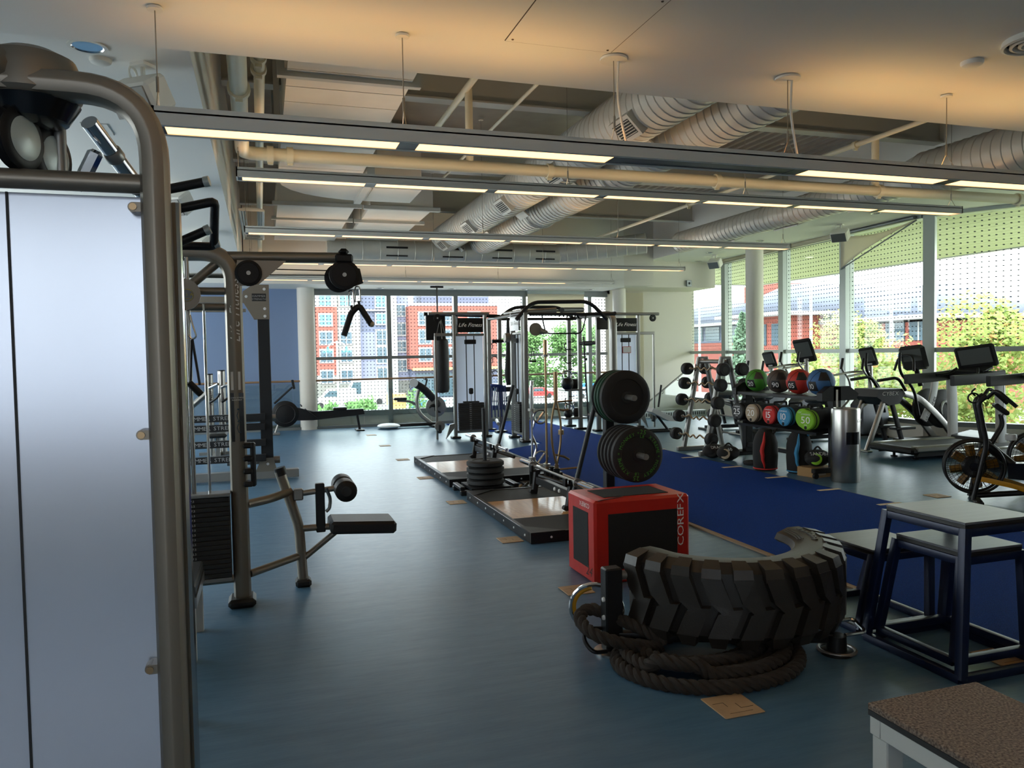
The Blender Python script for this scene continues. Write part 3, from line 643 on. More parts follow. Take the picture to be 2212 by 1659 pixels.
# brick house with grey roofs across the side road
t = thing('brick_building','low brick building with grey hipped roofs and ribbon windows','building',(60,70,0),0)
def pr2(p, e, m, nm): return fix(B().prism(p, e).build(nm, m, t))
B().bb(0,14,-14,0,G,4.0).build('wall','brick_dark',t); B().bb(-6,12,0,9,G,5.2).build('wall','brick_dark',t); B().bb(2,14,9,42,G,2.6).build('wall','brick_dark',t)
B().bb(2,14,9,42,2.6,5.2).build('upper_wall','siding_grey',t)
def hip(x0,x1,y0,y1,z0,z1,m): 
    i = min(x1-x0,y1-y0)*.45
    return fix(B().add([(x0,y0,z0),(x1,y0,z0),(x1,y1,z0),(x0,y1,z0),(x0+i,y0+i,z1),(x1-i,y0+i,z1),(x1-i,y1-i,z1),(x0+i,y1-i,z1)],[(0,1,2,3),(4,5,6,7),(0,1,5,4),(1,2,6,5),(2,3,7,6),(3,0,4,7)]).build('roof',m,t))
hip(-2,16,-16,1,4.6,8.0,'roof_grey'); hip(-8,14,-2,11,5.6,9.0,'roof_grey'); hip(0,16,9,44,5.4,8.8,'roof_grey')
B().bb(-2,16,-16,0,4.2,4.6).bb(-8,14,-2,11,5.2,5.6).bb(0,16,9,44,5.0,5.4).build('gutter_band','white_trim',t)
B().bb(-1,3,9,15,5,9.6).build('stair_tower','brick_red',t)
for k in range(4):
    f = B().bb(-.12,0,-13+k*3,-10.6+k*3,2.2,4.0).build('window','window_glass',t); B().bb(-.18,-.12,-11.85+k*3,-11.7+k*3,2.2,4.0).build('glazing_bar','white_trim',f)
for k in range(3): B().bb(-6.12,-6,.8+k*2.8,2.6+k*2.8,2.0,4.4).build('window','window_glass',t)
for k in range(6): B().bb(1.88,2,12+k*4.4,15.6+k*4.4,2.9,4.9).build('window','window_glass',t)
B().bb(-.2,0,-14,0,.2,1.0).build('window_band','window_glass',t)

def tree(name, label, loc, h, rx, m='leaf_yellow', n=2600, ls=.16, z0=.3, cone=False, seed=1, mix=None, group=None):
    t = thing(name, label, 'tree', loc, 0, group); R = random.Random(seed)
    B().tube([(0,0,0),(.1,0,h*.3),(0,.1,h*.6),(.05,0,h*.9)],[h*.03,h*.024,h*.015,h*.005],8).build('trunk','bark',t)
    blobs = []
    if not cone:
        for k in range(11): 
            a = R.random()*2*pi; q = R.random()**.5; z = z0+(.97-z0)*R.random()
            blobs.append((V((rx*.62*q*cos(a),rx*.62*q*sin(a),h*z)), rx*(.55-.3*abs(z-.55))*R.uniform(.7,1.1)))
        blobs.append((V((0,0,h*.9)),rx*.3)); blobs.append((V((rx*.15,0,h*.97)),rx*.2))
    bs = [B(), B()]
    for i in range(n):
        if cone:
            z = z0+(1-z0)*R.random(); r = rx*(1-(z-z0)/(1-z0))*R.uniform(.3,1.05); a = R.random()*2*pi; p = V((r*cos(a),r*sin(a),h*z))
        else:
            c, r = R.choice(blobs); d = V((R.gauss(0,1),R.gauss(0,1),R.gauss(0,1))).normalized(); p = c+d*r*R.uniform(.55,1.08)
        e1 = V((R.gauss(0,1),R.gauss(0,1),R.gauss(0,1))).normalized(); e2 = e1.orthogonal().normalized(); s = ls*R.uniform(.6,1.3)
        bs[1 if mix and R.random() < .12 and p.z > h*.5 else 0].add([p-e1*s,p+e2*s*.6,p+e1*s,p-e2*s*.6],[(0,1,2,3)])
    tag(bs[0].build('foliage',m,t),None,kind='stuff')
    if mix: tag(bs[1].build('leaf_tips',mix,t),None,kind='stuff')
    return t
gr = 'young maples outside the window wall'
tree('maple_tree','yellow green maple with orange tips in front of the long grey roof',(20.2,22.3,G),6.9,2.7,'leaf_yellow',13000,.085,seed=3,mix='leaf_orange',group=gr)
tree('maple_tree','tall yellow green maple with orange tips beyond the angled window bay',(20.6,17.4,G),7.1,2.5,'leaf_yellow',15000,.085,seed=5,mix='leaf_orange',group=gr)
tree('maple_tree','low maple with orange tips right behind the treadmill console',(20.6,13.6,G),6.6,2.4,'leaf_yellow',13000,.085,seed=8,mix='leaf_orange',group=gr)
tree('maple_tree','small maple with orange tips beside the brick wing',(23.0,29.5,G),6.0,2.2,'leaf_yellow',8000,.09,seed=9,mix='leaf_orange',group=gr)
tree('maple_tree','maple filling the low panes behind the ellipticals',(18.0,15.4,G),4.9,2.3,'leaf_yellow',14000,.075,seed=12,mix='leaf_orange',group=gr)
tree('maple_tree','maple low behind the elliptical with curved arms',(18.2,19.6,G),4.9,2.3,'leaf_yellow',13000,.075,seed=14,mix='leaf_orange',group=gr)
tree('spruce_tree','bluish spruce in front of the brick building',(38,55,G),9.2,2.8,'leaf_spruce',2600,.3,.1,True,4)
for i, (x, y, h, r) in enumerate(((46,132,9,6),(52,128,9.4,6.5),(58,130,10,6.5),(65,126,9.6,6),(72,124,9,6),(40,140,8.6,5.5))):
    tree('street_tree','broad green tree in the row behind the building site',(x,y,G),h,r,'leaf_green',4000,.36,.15,seed=20+i,group='green trees behind the site')
for i, (x, y) in enumerate(((4.6,60),(6.4,62),(3.4,57),(15.6,80),(8,64))):
    tree('shrub','green shrub below the street lamp across the road' if i < 3 else 'green shrub beside the building site fence',(x,y,G),2.4,1.6,'leaf_green',500,.2,.1,seed=40+i,group='shrubs by the road')
# street lamps and poles
def streetlamp(loc, h, label):
    t = thing('street_lamp', label, 'street lamp', loc, 0)
    B().tube([(0,0,0),(0,0,h)],[.11,.07],10).lathe([(.16,0),(.16,.6),(.1,.8)],n=12).build('post','pole_pale',t)
    B().tube(rp([(-.7,0,h-.5),(-.4,0,h-.1),(.4,0,h-.1),(.7,0,h-.5)],.2),.035,8).build('arm','pole_pale',t)
    for s in (-.7,.7): B().lathe([(.06,.35),(.1,.15),(.42,-.05),(.42,-.09),(0,-.02)],(s,0,h-.75),n=16).build('lamp_shade','teal_shade',t)
streetlamp((5.4,60,G),7.4,'teal street lamp with two shades in front of the white brick bay'); streetlamp((2.6,66,G),7.0,'teal street lamp with two shades in front of the red wall')
def pole(loc, h, label, arm=None):
    t = thing('light_pole', label, 'pole', loc, 0)
    B().tube([(0,0,0),(0,0,h)],[.16,.1],10).build('mast','pole_pale',t)
    if arm: B().tube([(0,0,h-.2),arm],.06,8).build('arm','pole_pale',t); B().box(arm,(.7,.3,.12)).build('lamp_head','pole_pale',t)
    else: B().bb(-.9,.9,-.05,.05,h-1.3,h-1.2).build('cross_arm','pole_pale',t)
pole((45,73,G),13.2,'pale light mast with a cross arm before the far roof'); pole((45,55.2,G),11.6,'pale traffic mast with a long rising arm',(1.2,-4.6,13.2)); pole((45,46.3,G),10.3,'short pale mast in front of the ribbon windows')
# vehicles and building site things
def van(loc, label, L_=5.2, H=2.3, rz=0):
    t = thing('van', label, 'van', loc, rz)
    fix(B().prism([(0,-1,.35),(L_,-1,.35),(L_,-1,H),(1.9,-1,H),(1.15,-1,1.35),(.1,-1,1.1)],(0,2,0)).build('body','van_white',t))
    B().prism([(1.3,-1.02,1.42),(2.0,-1.02,H-.2),(2.9,-1.02,H-.2),(2.9,-1.02,1.42)],(0,.03,0)).build('side_window','window_glass',t)
    for x in (.95,L_-1.0): B().cyl((x,-1.05,.38),(x,-.8,.38),.38,n=16).build('wheel','tyre_dark',t)
van((5.4,95,G),'white van parked at the kerb with its nose towards the red bay'); van((8.8,99.6,G),'white box truck parked in front of the lilac wall',6.2,3.1)
van((26,96,G),'white van parked beside the building site'); 
tag(B().bb(13.2,15.2,86,87.5,G,G+1.9,.05).bb(13.2,15.2,85.9,86,G+.9,G+1.0).build('pallet_stack','orange_wood'),'stack of orange timber pallets on the site','pallets')
tag(B().bb(15.5,19.2,84,86,G,G+1.1,.05).bb(15.4,19.3,83.9,86.1,G+1.0,G+1.1).build('waste_skip','skip_blue'),'long blue waste skip on the building site','skip')
tag(B().bb(8.3,12.3,80,80.3,G,G+1.0,.03).bb(8.3,12.3,79.95,80.35,G+.9,G+1.05).build('concrete_barrier','white_trim'),'white concrete road barrier by the shrubs','barrier')
mat('car_red',(190,50,50),.4); mat('car_grey',(150,160,180),.4)
for i, (x, y, m, lb) in enumerate(((36,100,'car_red','small red car parked beyond the rig'),(31,104,'van_white','white car parked beyond the rig'),(42,96,'car_grey','grey car parked by the green trees'),(47,108,'skip_blue','blue car parked under the green trees'))):
    t = thing('car', lb, 'car', (x,y,G), 0)
    fix(B().prism([(-2.2,-.9,.3),(2.2,-.9,.3),(2.2,-.9,.85),(1.3,-.9,.9),(.7,-.9,1.45),(-1,-.9,1.45),(-1.7,-.9,.9),(-2.2,-.9,.8)],(0,1.8,0)).build('body',m,t))
    for sx in (-1.4,1.4): B().cyl((sx,-.95,.33),(sx,-.7,.33),.33,n=14).build('wheel','tyre_dark',t)
    B().prism([(-.9,-.92,.95),(.6,-.92,.95),(.4,-.92,1.36),(-.8,-.92,1.36)],(0,.02,0)).build('side_window','window_glass',t)

# ================================================================== FLOOR MARKS
t = thing('turf_strip','long navy artificial turf lane with a tan edge','turf',(0,0,0),0)
poly = [(3.82,-1.5),(3.82,12.3),(4.05,12.5),(4.75,13.0),(4.75,15.3),(4.1,16.0),(4.05,17.6),(6.25,17.6),(6.25,-1.5)]
fix(B().prism([(x,y,.001) for x, y in poly],(0,0,.016)).build('turf_pile','turf_blue',t))
B().bb(3.77,3.82,-1.5,12.3,.001,.014).build('edge_strip','edge_tan',t); B().bb(6.25,6.28,-1.5,16,.001,.012).build('edge_strip','black_edge',t)
for y in (3.4,4.4,5.4,6.34,7.24,8.2,9.17,10.25,11.3): B().bb(6.0,6.3,y-.03,y+.03,.017,.02).build('distance_mark','tape_cream',t)
t0 = None
for i, (x, y) in enumerate(((2.02,3.02),(2.02,4.88),(2.03,6.42),(2.0,8.28),(2.02,10.1),(2.05,12.02),(2.07,14.02),(2.09,16.03),(3.66,3.02),(7.0,6.55))):
    lab = ('tan floor box cover in front of the rope coil','tan floor box cover beside the red plyo box','tan floor box cover at the near corner of the first platform','tan floor box cover between the two lifting platforms','tan floor box cover beside the second lifting platform','tan floor box cover just past the second lifting platform','tan floor box cover well short of the window with no machine near it','tan floor box cover nearest the rowing machine','tan floor box cover inside the legs of the blue plyo tables','tan floor box cover beside the air bike fan')[i]
    if t0 is None or i == 1:
        t = thing('floor_box_cover', lab, 'floor cover', (x,y,0), 0, 'tan floor box covers')
        sz = .105 if i == 0 else .1
        B().bb(-sz,sz,-sz,sz,.0,.006,.003).build('plate','tan_board',t)
        B().bb(-.085,-.03,.03,.033,.006,.0066).bb(-.033,-.03,-.01,.03,.006,.0066).bb(.02,.085,-.04,-.037,.006,.0066).bb(.02,.023,-.037,.01,.006,.0066).bb(-.06,.06,-.075,-.073,.006,.0066).build('lid_seam','dark_line',t)
        t0 = t
    else: dup(t0, (x,y,0), None, lab)

# ================================================================== NEAR CABLE MACHINE
t = thing('cable_machine','tall bronze cable machine with silver shroud panels and an arched top tube','cable machine',(-.245,2.13,0),0)
B().tube(rp([(0,0,.0),(0,0,2.315),(-.34,0,2.315)],.24,10),.03,rect=(.10,.066,.9),up=(1,0,0)).build('upright','bronze_grey',t)
B().tube([(.043,.03,.1),(.043,.03,2.05)],.012,8).build('edge_trim','chrome',t)
B().cyl((-.03,0,2.088),(-1.0,0,2.088),.024,n=14).build('crossbar','bronze_grey',t); B().cyl((-.03,0,.12),(-1.0,0,.12),.024,n=14).build('crossbar','bronze_grey',t)
B().tube([(-1.0,0,0),(-1.0,0,2.3)],.03,rect=(.10,.066,.9),up=(1,0,0)).build('upright','bronze_grey',t)
B().bb(-.335,-.02,.045,.05,.14,2.064).build('shroud_panel','silver_panel',t); B().bb(-.98,-.34,.045,.05,.14,2.064).build('shroud_panel','silver_panel',t)
B().bb(-.34,-.335,.04,.048,.14,2.064).build('panel_seam','dark_slot',t)
for z in (2.03,1.46,.86):
    g = B().bb(-.055,-.03,-.01,.04,z-.012,z+.012).cyl((-.052,.03,z),(-.052,-.006,z),.013,n=14).build('panel_bracket','bronze_grey',t)
    B().cyl((-.052,-.006,z),(-.052,-.014,z),.009,n=12).build('bolt','brass_bar',g)
B().lathe([(0,.075),(.06,.07),(.1,.05),(.112,.02),(.112,-.04),(.1,-.055),(0,-.06)],(-.28,.06,2.34),n=32).build('hub_cap','bronze_grey',t)
B().lathe([(.108,-.055),(.08,-.1),(.05,-.11),(0,-.11)],(-.28,.06,2.34),n=32).build('hub_skirt','black_gloss',t)
B().tube(rp([(-.5,-.3,2.33),(-.36,-.04,2.345),(-.3,.02,2.35)],.1),.05,14).build('hub_arm','bronze_grey',t)
for c in ((-.30,.01,2.185),(-.262,.12,2.17)):
    a = V((.93,-.37,0)); g = B().lathe([(0,-.02),(.055,-.02),(.068,-.018),(.075,-.012),(.066,0),(.075,.012),(.068,.018),(.055,.02),(0,.02)],c,a,32).build('pulley','black_plastic',t)
    B().lathe([(0,.03),(.04,.027),(.052,.021),(.052,.0205)],c,a,32).build('pulley_face','frame_pale',g); B().lathe([(0,.0285),(.008,.0285),(.008,.026)],c,a,12).build('pulley_bolt','black_plastic',g)
B().cyl((-.235,.12,2.11),(-.235,.12,2.32),.016,n=12).build('hub_post','steel_grey',t)
B().cyl((-.175,.17,2.28),(-.045,.47,2.09),.022,n=16).build('adjust_arm','chrome',t); B().lathe([(.0225,0),(.026,.006),(.026,.03),(.0225,.036)],(-.14,.25,2.229),(.13,.3,-.19),16).build('arm_collar','steel_grey',t); B().lathe([(.0225,0),(.026,.006),(.026,.03),(.0225,.036)],(-.098,.348,2.167),(.13,.3,-.19),16).build('arm_collar','steel_grey',t)
B().box((-.19,.2,2.16),(.04,.02,.12),Matrix.Rotation(radians(25),3,'Y'),.01).build('pulley_bracket','chrome',t)
# pull up grips reaching out from the top of the same frame
B().tube([(-.12,.8,2.16),(-.12,1.6,2.16)],.03,12).build('top_beam','bronze_grey',t); B().tube([(-.12,1.6,2.16),(-.12,1.6,0)],.03,12).build('rear_upright','steel_grey',t)
for pts in ([(-.1,.9,2.25),(.06,.87,2.285)], rp([(-.1,.98,2.19),(.09,.96,2.235),(.07,1.2,2.1),(-.1,1.2,2.1)],.02,3), [(-.1,1.02,2.06),(.05,1.0,2.13)]):
    g = B().tube(pts,.017,10).build('pull_up_grip','vinyl_black',t); B().lathe([(.019,0),(.019,.02),(0,.022)],pts[len(pts)//2] if len(pts) > 2 else pts[-1],V(pts[1])-V(pts[0]),12).build('grip_end','frame_pale',g)

# low bench behind the machine
t = thing('step_platform','low steel framed step with a dark top behind the cable machine','step',(-.665,4.72,0),0)
B().bb(-.3,.28,-.28,.28,.36,.42,.008).build('top','black_edge',t); B().bb(-.3,.285,-.285,-.25,.30,.36).build('side_rail','brushed_steel',t); B().bb(-.3,.285,.25,.285,.30,.36).build('side_rail','brushed_steel',t); B().bb(.25,.285,-.25,.25,.30,.36).build('side_rail','brushed_steel',t)
for x in (-.27,.25):
    for y in (-.25,.25): B().bb(x-.025,x+.025,y-.025,y+.025,0,.30).build('leg','white_steel',t)

# ================================================================== LAT PULLDOWN STATION
t = thing('lat_pulldown_machine','grey lat pulldown machine with padded seat, foam rollers and weight stack','lat pulldown',(-.175,5.41,0),0)
B().tube(rp([(0,0,.05),(0,0,2.345),(-.46,.05,2.345)],.2,10),.03,rect=(.12,.11,.8),up=(1,0,0)).build('upright','bronze_grey',t)
B().bb(-.09,.085,-.11,.09,0,.06,.02).build('foot_boot','vinyl_black',t)
B().cyl((-.06,0,2.315),(.70,0,2.325),.036,n=16).build('top_arm','bronze_grey',t)
B().cyl((-.06,.03,2.31),(-.33,.03,2.07),.03,n=12).build('brace','bronze_grey',t)
B().cyl((-.04,0,2.09),(-.34,0,2.09),.025,n=12).build('cross_tube','bronze_grey',t); B().cyl((-.04,.05,1.99),(-.34,.05,1.99),.025,n=12).build('cross_tube','bronze_grey',t)
B().prism([(.03,-.05,2.29),(.34,-.05,2.29),(.16,-.05,2.13),(.03,-.05,2.12)],(0,.008,0)).build('gusset_plate','bronze_grey',t)
def pulley(c, r, par, ax=(0,-1,0), th=.03, m='black_plastic'):
    g = B().lathe([(0,-th/2),(r*.8,-th/2),(r,-th/2+.004),(r*.9,0),(r,th/2-.004),(r*.8,th/2),(r*.78,th/2-.003),(0,th/2-.003)],c,ax,28).build('pulley',m,par)
    B().lathe([(.014,0),(.014,.006),(.006,.006),(.006,.003),(0,.003)],V(c)+V(ax)*(th/2-.003),ax,14).build('axle_bolt','light_plastic',g); return g
pulley((.1,-.06,2.205),.085,t); pulley((.72,-.03,2.205),.102,t,th=.04); pulley((.69,.05,2.19),.098,t,th=.04)
B().bb(.66,.78,-.06,.06,2.285,2.345,.012).bb(.685,.755,-.05,.05,2.34,2.385,.02).build('pulley_clamp','black_plastic',t)
B().prism([(.70,.075,2.1),(.86,.075,2.16),(.84,.075,2.26),(.72,.075,2.3)],(0,.012,0)).build('pulley_cover','vinyl_black',t)
B().cyl((.18,0,2.24),(.66,0,2.235),.004,n=6).build('cable','black_plastic',t); B().cyl((.18,0,2.2),(.66,0,2.205),.004,n=6).build('cable','black_plastic',t)
for x, z in ((.765,2.05),(.81,2.08)): B().tube(rp([(x-.018,0,z-.055),(x-.014,0,z+.05),(x+.014,0,z+.05),(x+.02,0,z-.055)],.018,4),.005,8,closed=True).build('carabiner','chrome',t)
B().tube(rp([(.71,0,1.79),(.765,.01,1.95),(.82,.01,2.0),(.90,.0,1.865)],.03),.021,12).build('pull_handle','vinyl_black',t)
B().ball((.90,0,1.87),.022).build('handle_cap','tan_fabric',t); B().cyl((.77,0,1.96),(.765,0,2.0),.009,n=8).build('swivel','black_metal',t); B().cyl((.82,0,2.0),(.815,0,2.03),.009,n=8).build('swivel','black_metal',t)
# adjustable column with the round cover plate
for x in (-.33,-.275): B().cyl((x,-.06,.12),(x,-.06,2.3),.014,n=10).build('guide_tube','brushed_steel',t)
g = B().prism([(-.285+.1*cos(a)*(.95),-.16,2.055+.1*sin(a)) for a in [radians(k*15-100) for k in range(14)]]+[(-.40,-.16,2.13),(-.40,-.16,1.97)],(0,.03,0)).build('carriage_cover','bronze_grey',t); fix(g)
B().lathe([(0,.003),(.04,.003),(.04,0)],(-.27,-.16,2.05),(0,-1,0),24).build('warning_sticker','black_gloss',g); s_ = B(); s_.torus((-.27,-.164,2.05),.037,.0015,(0,1,0),24,6); lettering('A i A',.02,(-.27,-.163,2.045),(1,0,0),(0,0,1),s_); lettering('WARNING',.006,(-.27,-.163,2.026),(1,0,0),(0,0,1),s_); s_.build('sticker_print','yellow_print',g)
for p in ((-.34,-.165,2.1),(-.335,-.165,2.0)): B().lathe([(.012,0),(.012,.006),(0,.006)],p,(0,-1,0),12).build('cover_bolt','light_plastic',g)
B().ball((-.36,-.15,1.94),(.05,.02,.05)).build('pulley_guard','bronze_grey',t)
B().tube(rp([(-.26,-.12,1.93),(-.245,-.12,1.86),(-.225,-.12,1.79),(-.25,-.12,1.77),(-.275,-.12,1.8),(-.26,-.12,1.9)],.015,4),.0055,8).build('carabiner','chrome',t)
B().tube([(-.255,-.12,1.77),(-.27,-.12,1.5)],.008,6).tube([(-.25,-.12,1.77),(-.215,-.12,1.48)],.008,6).build('handle_strap','vinyl_black',t); B().cyl((-.28,-.13,1.50),(-.21,-.11,1.42),.022,n=12).build('strap_handle','vinyl_black',t)
# weight stack with engraved numbers
for k in range(17):
    z = .225+k*.031; g = B().bb(-.36,-.06,-.13,.0,z,z+.0295,.003).build('weight_plate','plate_grey',t)
    lettering('%.1f' % (97.5-5*k),.013,(-.285,-.13,z+.008),(1,0,0),(0,0,1)).build('plate_number','white_print',g)
B().bb(-.37,-.055,-.135,.005,.752,.775,.004).build('stack_head','steel_grey',t); B().bb(-.36,-.06,-.13,0,.2,.223).build('stack_base','steel_grey',t)
B().cyl((-.03,0,.18),(-.55,-.02,.18),.028,n=12).build('base_tube','bronze_grey',t)
for x in (-.3,-.18): B().cyl((x,-.065,.7),(x,-.065,2.0),.009,n=8).build('guide_rod','chrome',t)
# bar hook comb
b = B().bb(.075,.11,-.09,-.02,.80,1.09,.01)
for z in (.80,.885,.97,1.055): b.bb(.03,.09,-.1,-.01,z,z+.035,.01)
b.build('bar_hook_comb','vinyl_black',t)
B().bb(-.035,.045,-.0585,-.056,1.10,1.42).build('instruction_placard','black_gloss',t); B().bb(-.03,.03,-.0585,-.056,1.44,1.56).build('warning_label','white_print',t)
p_ = B(); lettering('BODY FITNESS',.008,(.005,-.059,1.385),(1,0,0),(0,0,1),p_); lettering('EQUIPMENT',.008,(.005,-.059,1.37),(1,0,0),(0,0,1),p_)
p_.build('placard_title','white_print',t)
for z in (1.25,1.17): B().tube([(.01,-.0595,z+.05),(0,-.0595,z+.02),(.01,-.0595,z-.01),(.025,-.0595,z-.01)],.003,6).ball((.01,-.0595,z+.062),.007,8,6).build('placard_figure','window_glass',t)
lettering('Life Fitness',.062,(.035,-.057,1.96),(0,0,1),(-1,0,0),None,.35,.08).build('lettering','white_print',t)
# seat side
B().tube(rp([(.262,.28,.84),(.385,.28,.44),(.405,.28,.04)],.07),.036,14).build('seat_post','bronze_grey',t)
B().cyl((.262,.28,.865),(.278,.28,.81),.04,n=16).build('post_cap','vinyl_black',t); B().bb(.35,.46,.22,.34,0,.055,.015).build('foot_boot','vinyl_black',t)
B().tube(rp([(.04,.0,.67),(.2,.15,.67),(.33,.28,.69)],.1),.03,12).build('arm_tube','bronze_grey',t); B().cyl((.05,0,.2),(.385,.28,.22),.026,n=12).build('base_tube','bronze_grey',t)
B().box((.385,.28,.665),(.07,.07,.08),None,.008).build('pivot_block','steel_grey',t); B().cyl((.36,.28,.665),(.7,.28,.695),.021,n=12).build('roller_arm','steel_grey',t)
B().bb(.505,.57,.255,.305,.38,.735,.006).build('roller_post','black_metal',t); B().tube(rp([(.58,.25,.7),(.61,.25,.62),(.6,.25,.55),(.575,.25,.53)],.03),.012,8).build('lock_lever','brushed_steel',t)
for y in (.12,.34): 
    g = B().lathe([(0,0),(.06,0),(.076,.012),(.078,.03),(.078,.14),(.076,.158),(.06,.17),(0,.17)],(.71,y-.02,.69),(0,1,0),24).build('foam_roller','vinyl_black',t); B().lathe([(0,-.004),(.035,-.004),(.035,0)],(.71,y-.02,.69),(0,1,0),20).build('roller_cap','plate_grey',g)
B().tube(rp([(.37,.28,.415),(.62,.28,.415),(.95,.28,.375)],.1),.024,12).build('seat_beam','bronze_grey',t); B().cyl((.4,.28,.19),(.66,.28,.385),.022,n=12).build('seat_brace','bronze_grey',t)
g = B().box((.83,.28,.415),(.47,.32,.09),Matrix.Rotation(radians(4),3,'Y'),.02).build('seat_pad','vinyl_black',t)

# ================================================================== SQUAT RACK by the blue wall
t = thing('squat_rack','black squat rack with grey head plates and long safety arms','squat rack',(0,10.87,0),0)
B().bb(-.06,.095,-.06,.06,.12,2.2,.006).build('upright','black_metal',t); B().bb(-1.6,-1.45,-.06,.06,.12,2.6,.006).build('upright','black_metal',t); B().bb(-1.6,-1.45,1.2,1.32,.12,2.6,.006).build('upright','black_metal',t)
fix(B().prism([(.1,-.07,2.62),(-.1,-.07,2.62),(-.23,-.07,2.53),(-.25,-.07,2.42),(-.1,-.07,2.16),(.1,-.07,2.16)],(0,.14,0)).build('head_plate','bronze_grey',t))
B().bb(-1.6,-.2,-.05,.05,2.38,2.46).build('top_beam','bronze_grey',t); B().bb(-1.6,-.2,-.05,.05,2.26,2.3).build('pull_up_bar','bronze_grey',t)
g = B().bb(-.12,.06,-.075,-.07,2.4,2.5,.002).build('name_plate','frit_dark',t); p_ = B(); lettering('HAMMER',.026,(-.03,-.0755,2.455),(1,0,0),(0,0,1),p_,wide=1.1); lettering('STRENGTH',.024,(-.03,-.0755,2.415),(1,0,0),(0,0,1),p_); p_.build('lettering','grey_print',g)
for p in ((.04,2.56),(-.19,2.46),(.04,2.3),(.04,2.2)): B().lathe([(.02,0),(.018,.012),(0,.014)],(p[0],-.07,p[1]),(0,-1,0),12).build('bolt','light_plastic',t)
B().bb(-1.7,.42,-.07,.07,.02,.13,.006).build('base_beam','steel_grey',t); fix(B().prism([(-.14,-.08,.12),(.14,-.08,.12),(.09,-.08,.3),(-.06,-.08,.3)],(0,.02,0)).build('foot_plate','bronze_grey',t)); B().lathe([(.018,0),(.016,.01),(0,.012)],(.02,-.08,.22),(0,-1,0),12).build('foot_bolt','light_plastic',t)
for y, z in ((-.02,.86),(.0,.73),(-.02,.52),(-.05,.32)):
    g = B().bb(-1.55,.0,y-.14,y-.06,z-.045,z+.045,.004).build('safety_arm','black_metal',t)
    lettering('HAMMER STRENGTH',.05,(-.62,y-.141,z-.02),(1,0,0),(0,0,1),None,0,.1,wide=1.1).build('lettering','grey_print',g)
B().cyl((-.5,.15,.82),(.14,.15,.82),.05,n=16).build('bar_sleeve','steel_grey',t); B().cyl((-.5,.1,.25),(.18,.1,.25),.05,n=16).build('bar_sleeve','steel_grey',t)
t = thing('bench_rack','silver bench press stand with twin posts and bar hooks near the blue wall','bench rack',(-.78,14,0),0)
for x in (-.1,.09):
    g = B().cyl((x,x*.6,0),(x,x*.6,1.40+x*.3),.062,n=20).build('post','brushed_steel',t); B().lathe([(.064,0),(.064,.02),(0,.022)],(x,x*.6,1.40+x*.3),n=20).build('post_cap','black_plastic',g)
    B().tube([(x,x*.6-.06,1.15),(x+.15,x*.6-.2,1.22)],.025,10).build('bar_hook','chrome',t); B().tube(rp([(x,x*.6-.05,.9),(x+.12,x*.6-.1,.98),(x+.17,x*.6-.1,1.06)],.03),.02,8).build('bar_hook','black_metal',t)
lettering('LIFE FITNESS',.05,(-.1,-.128,1.05),(0,0,-1),(1,0,0),None,.2,.08).build('lettering','black_plastic',t)
B().cyl((-.5,0,.75),(-.1,0,1.1),.05,n=12).build('back_brace','brushed_steel',t); B().box((.05,-.5,.42),(.3,1.1,.07),None,.03).build('bench_pad','vinyl_black',t); B().bb(-.05,.05,-1.0,.1,0,.06).bb(-.3,.3,.0,.08,0,.05).bb(.02,.08,-.9,-.84,.06,.38).build('base','steel_grey',t)

# ================================================================== LIFTING PLATFORMS
def platform(y0, y1, label, x0=2.15, x1=3.66):
    t = thing('lifting_platform', label, 'platform', (x0,y0,0), 0, 'wood and rubber lifting platforms'); W = x1-x0; D = y1-y0
    for a in ((0,W,0,.045),(0,W,D-.045,D),(0,.045,.045,D-.045),(W-.045,W,.045,D-.045)): B().bb(a[0],a[1],a[2],a[3],0,.095,.004).build('frame_rail','black_metal',t)
    for a in (.045,D-.655): B().bb(.045,W-.045,a,a+.61,.02,.088).build('rubber_mat','rubber',t)
    n = 10; w_ = (D-1.31)/n
    for k in range(n): B().bb(.045,W-.045,.655+k*w_,.655+(k+1)*w_-.002,.02,.0865).build('plank','maple',t)
    for k in range(7): B().lathe([(.011,0),(.009,.006),(0,.007)],(0,D*(k+.5)/7,.048),(-1,0,0),10).build('rail_bolt','light_plastic',t)
    for k in range(4): B().lathe([(.011,0),(.009,.006),(0,.007)],(W*(k+.5)/4,0,.048),(0,-1,0),10).build('rail_bolt','light_plastic',t)
    for sx, sy in ((0,0),(0,1)):
        g = B().prism([(.0,sy*D,.095),(.32,sy*D,.095),(.0,sy*D+(.3 if not sy else -.3),.095)],(0,0,.004)).build('corner_plate','plate_grey',t); fix(g)
        if not sy:
            p_ = B(); lettering('HAMMER',.035,(.1,.09,.099),(1,0,0),(0,1,0),p_); lettering('STRENGTH',.032,(.1,.045,.099),(1,0,0),(0,1,0),p_); p_.build('lettering','black_plastic',g)
    return t
platform(6.2,8.4,'wooden lifting platform with black frame beside the red plyo box'); platform(9.25,11.6,'wooden lifting platform with black frame nearer the cable towers')
def barbell(name, label, loc, L_=2.1, rz=0, vert=False, m='brushed_steel', sm='chrome', sl=.4, group=None):
    """axis along local y, or up when vert"""
    t = thing(name, label, 'barbell', loc, rz, group); ax = (0,0,1) if vert else (0,1,0); s0 = 0 if vert else -L_/2
    def q(h): return tuple(V(ax)*(s0+h))
    B().cyl(q(sl),q(L_-sl),.014,n=12).build('shaft',m,t)
    for a, c in ((0,sl),(L_-sl,L_)):
        B().cyl(q(a),q(c),.025,n=16).build('sleeve',sm,t)
    for h in (sl,L_-sl): B().lathe([(.014,-.015),(.045,-.015),(.045,.015),(.014,.015)],q(h),ax,18).build('collar','steel_grey',t)
    return t
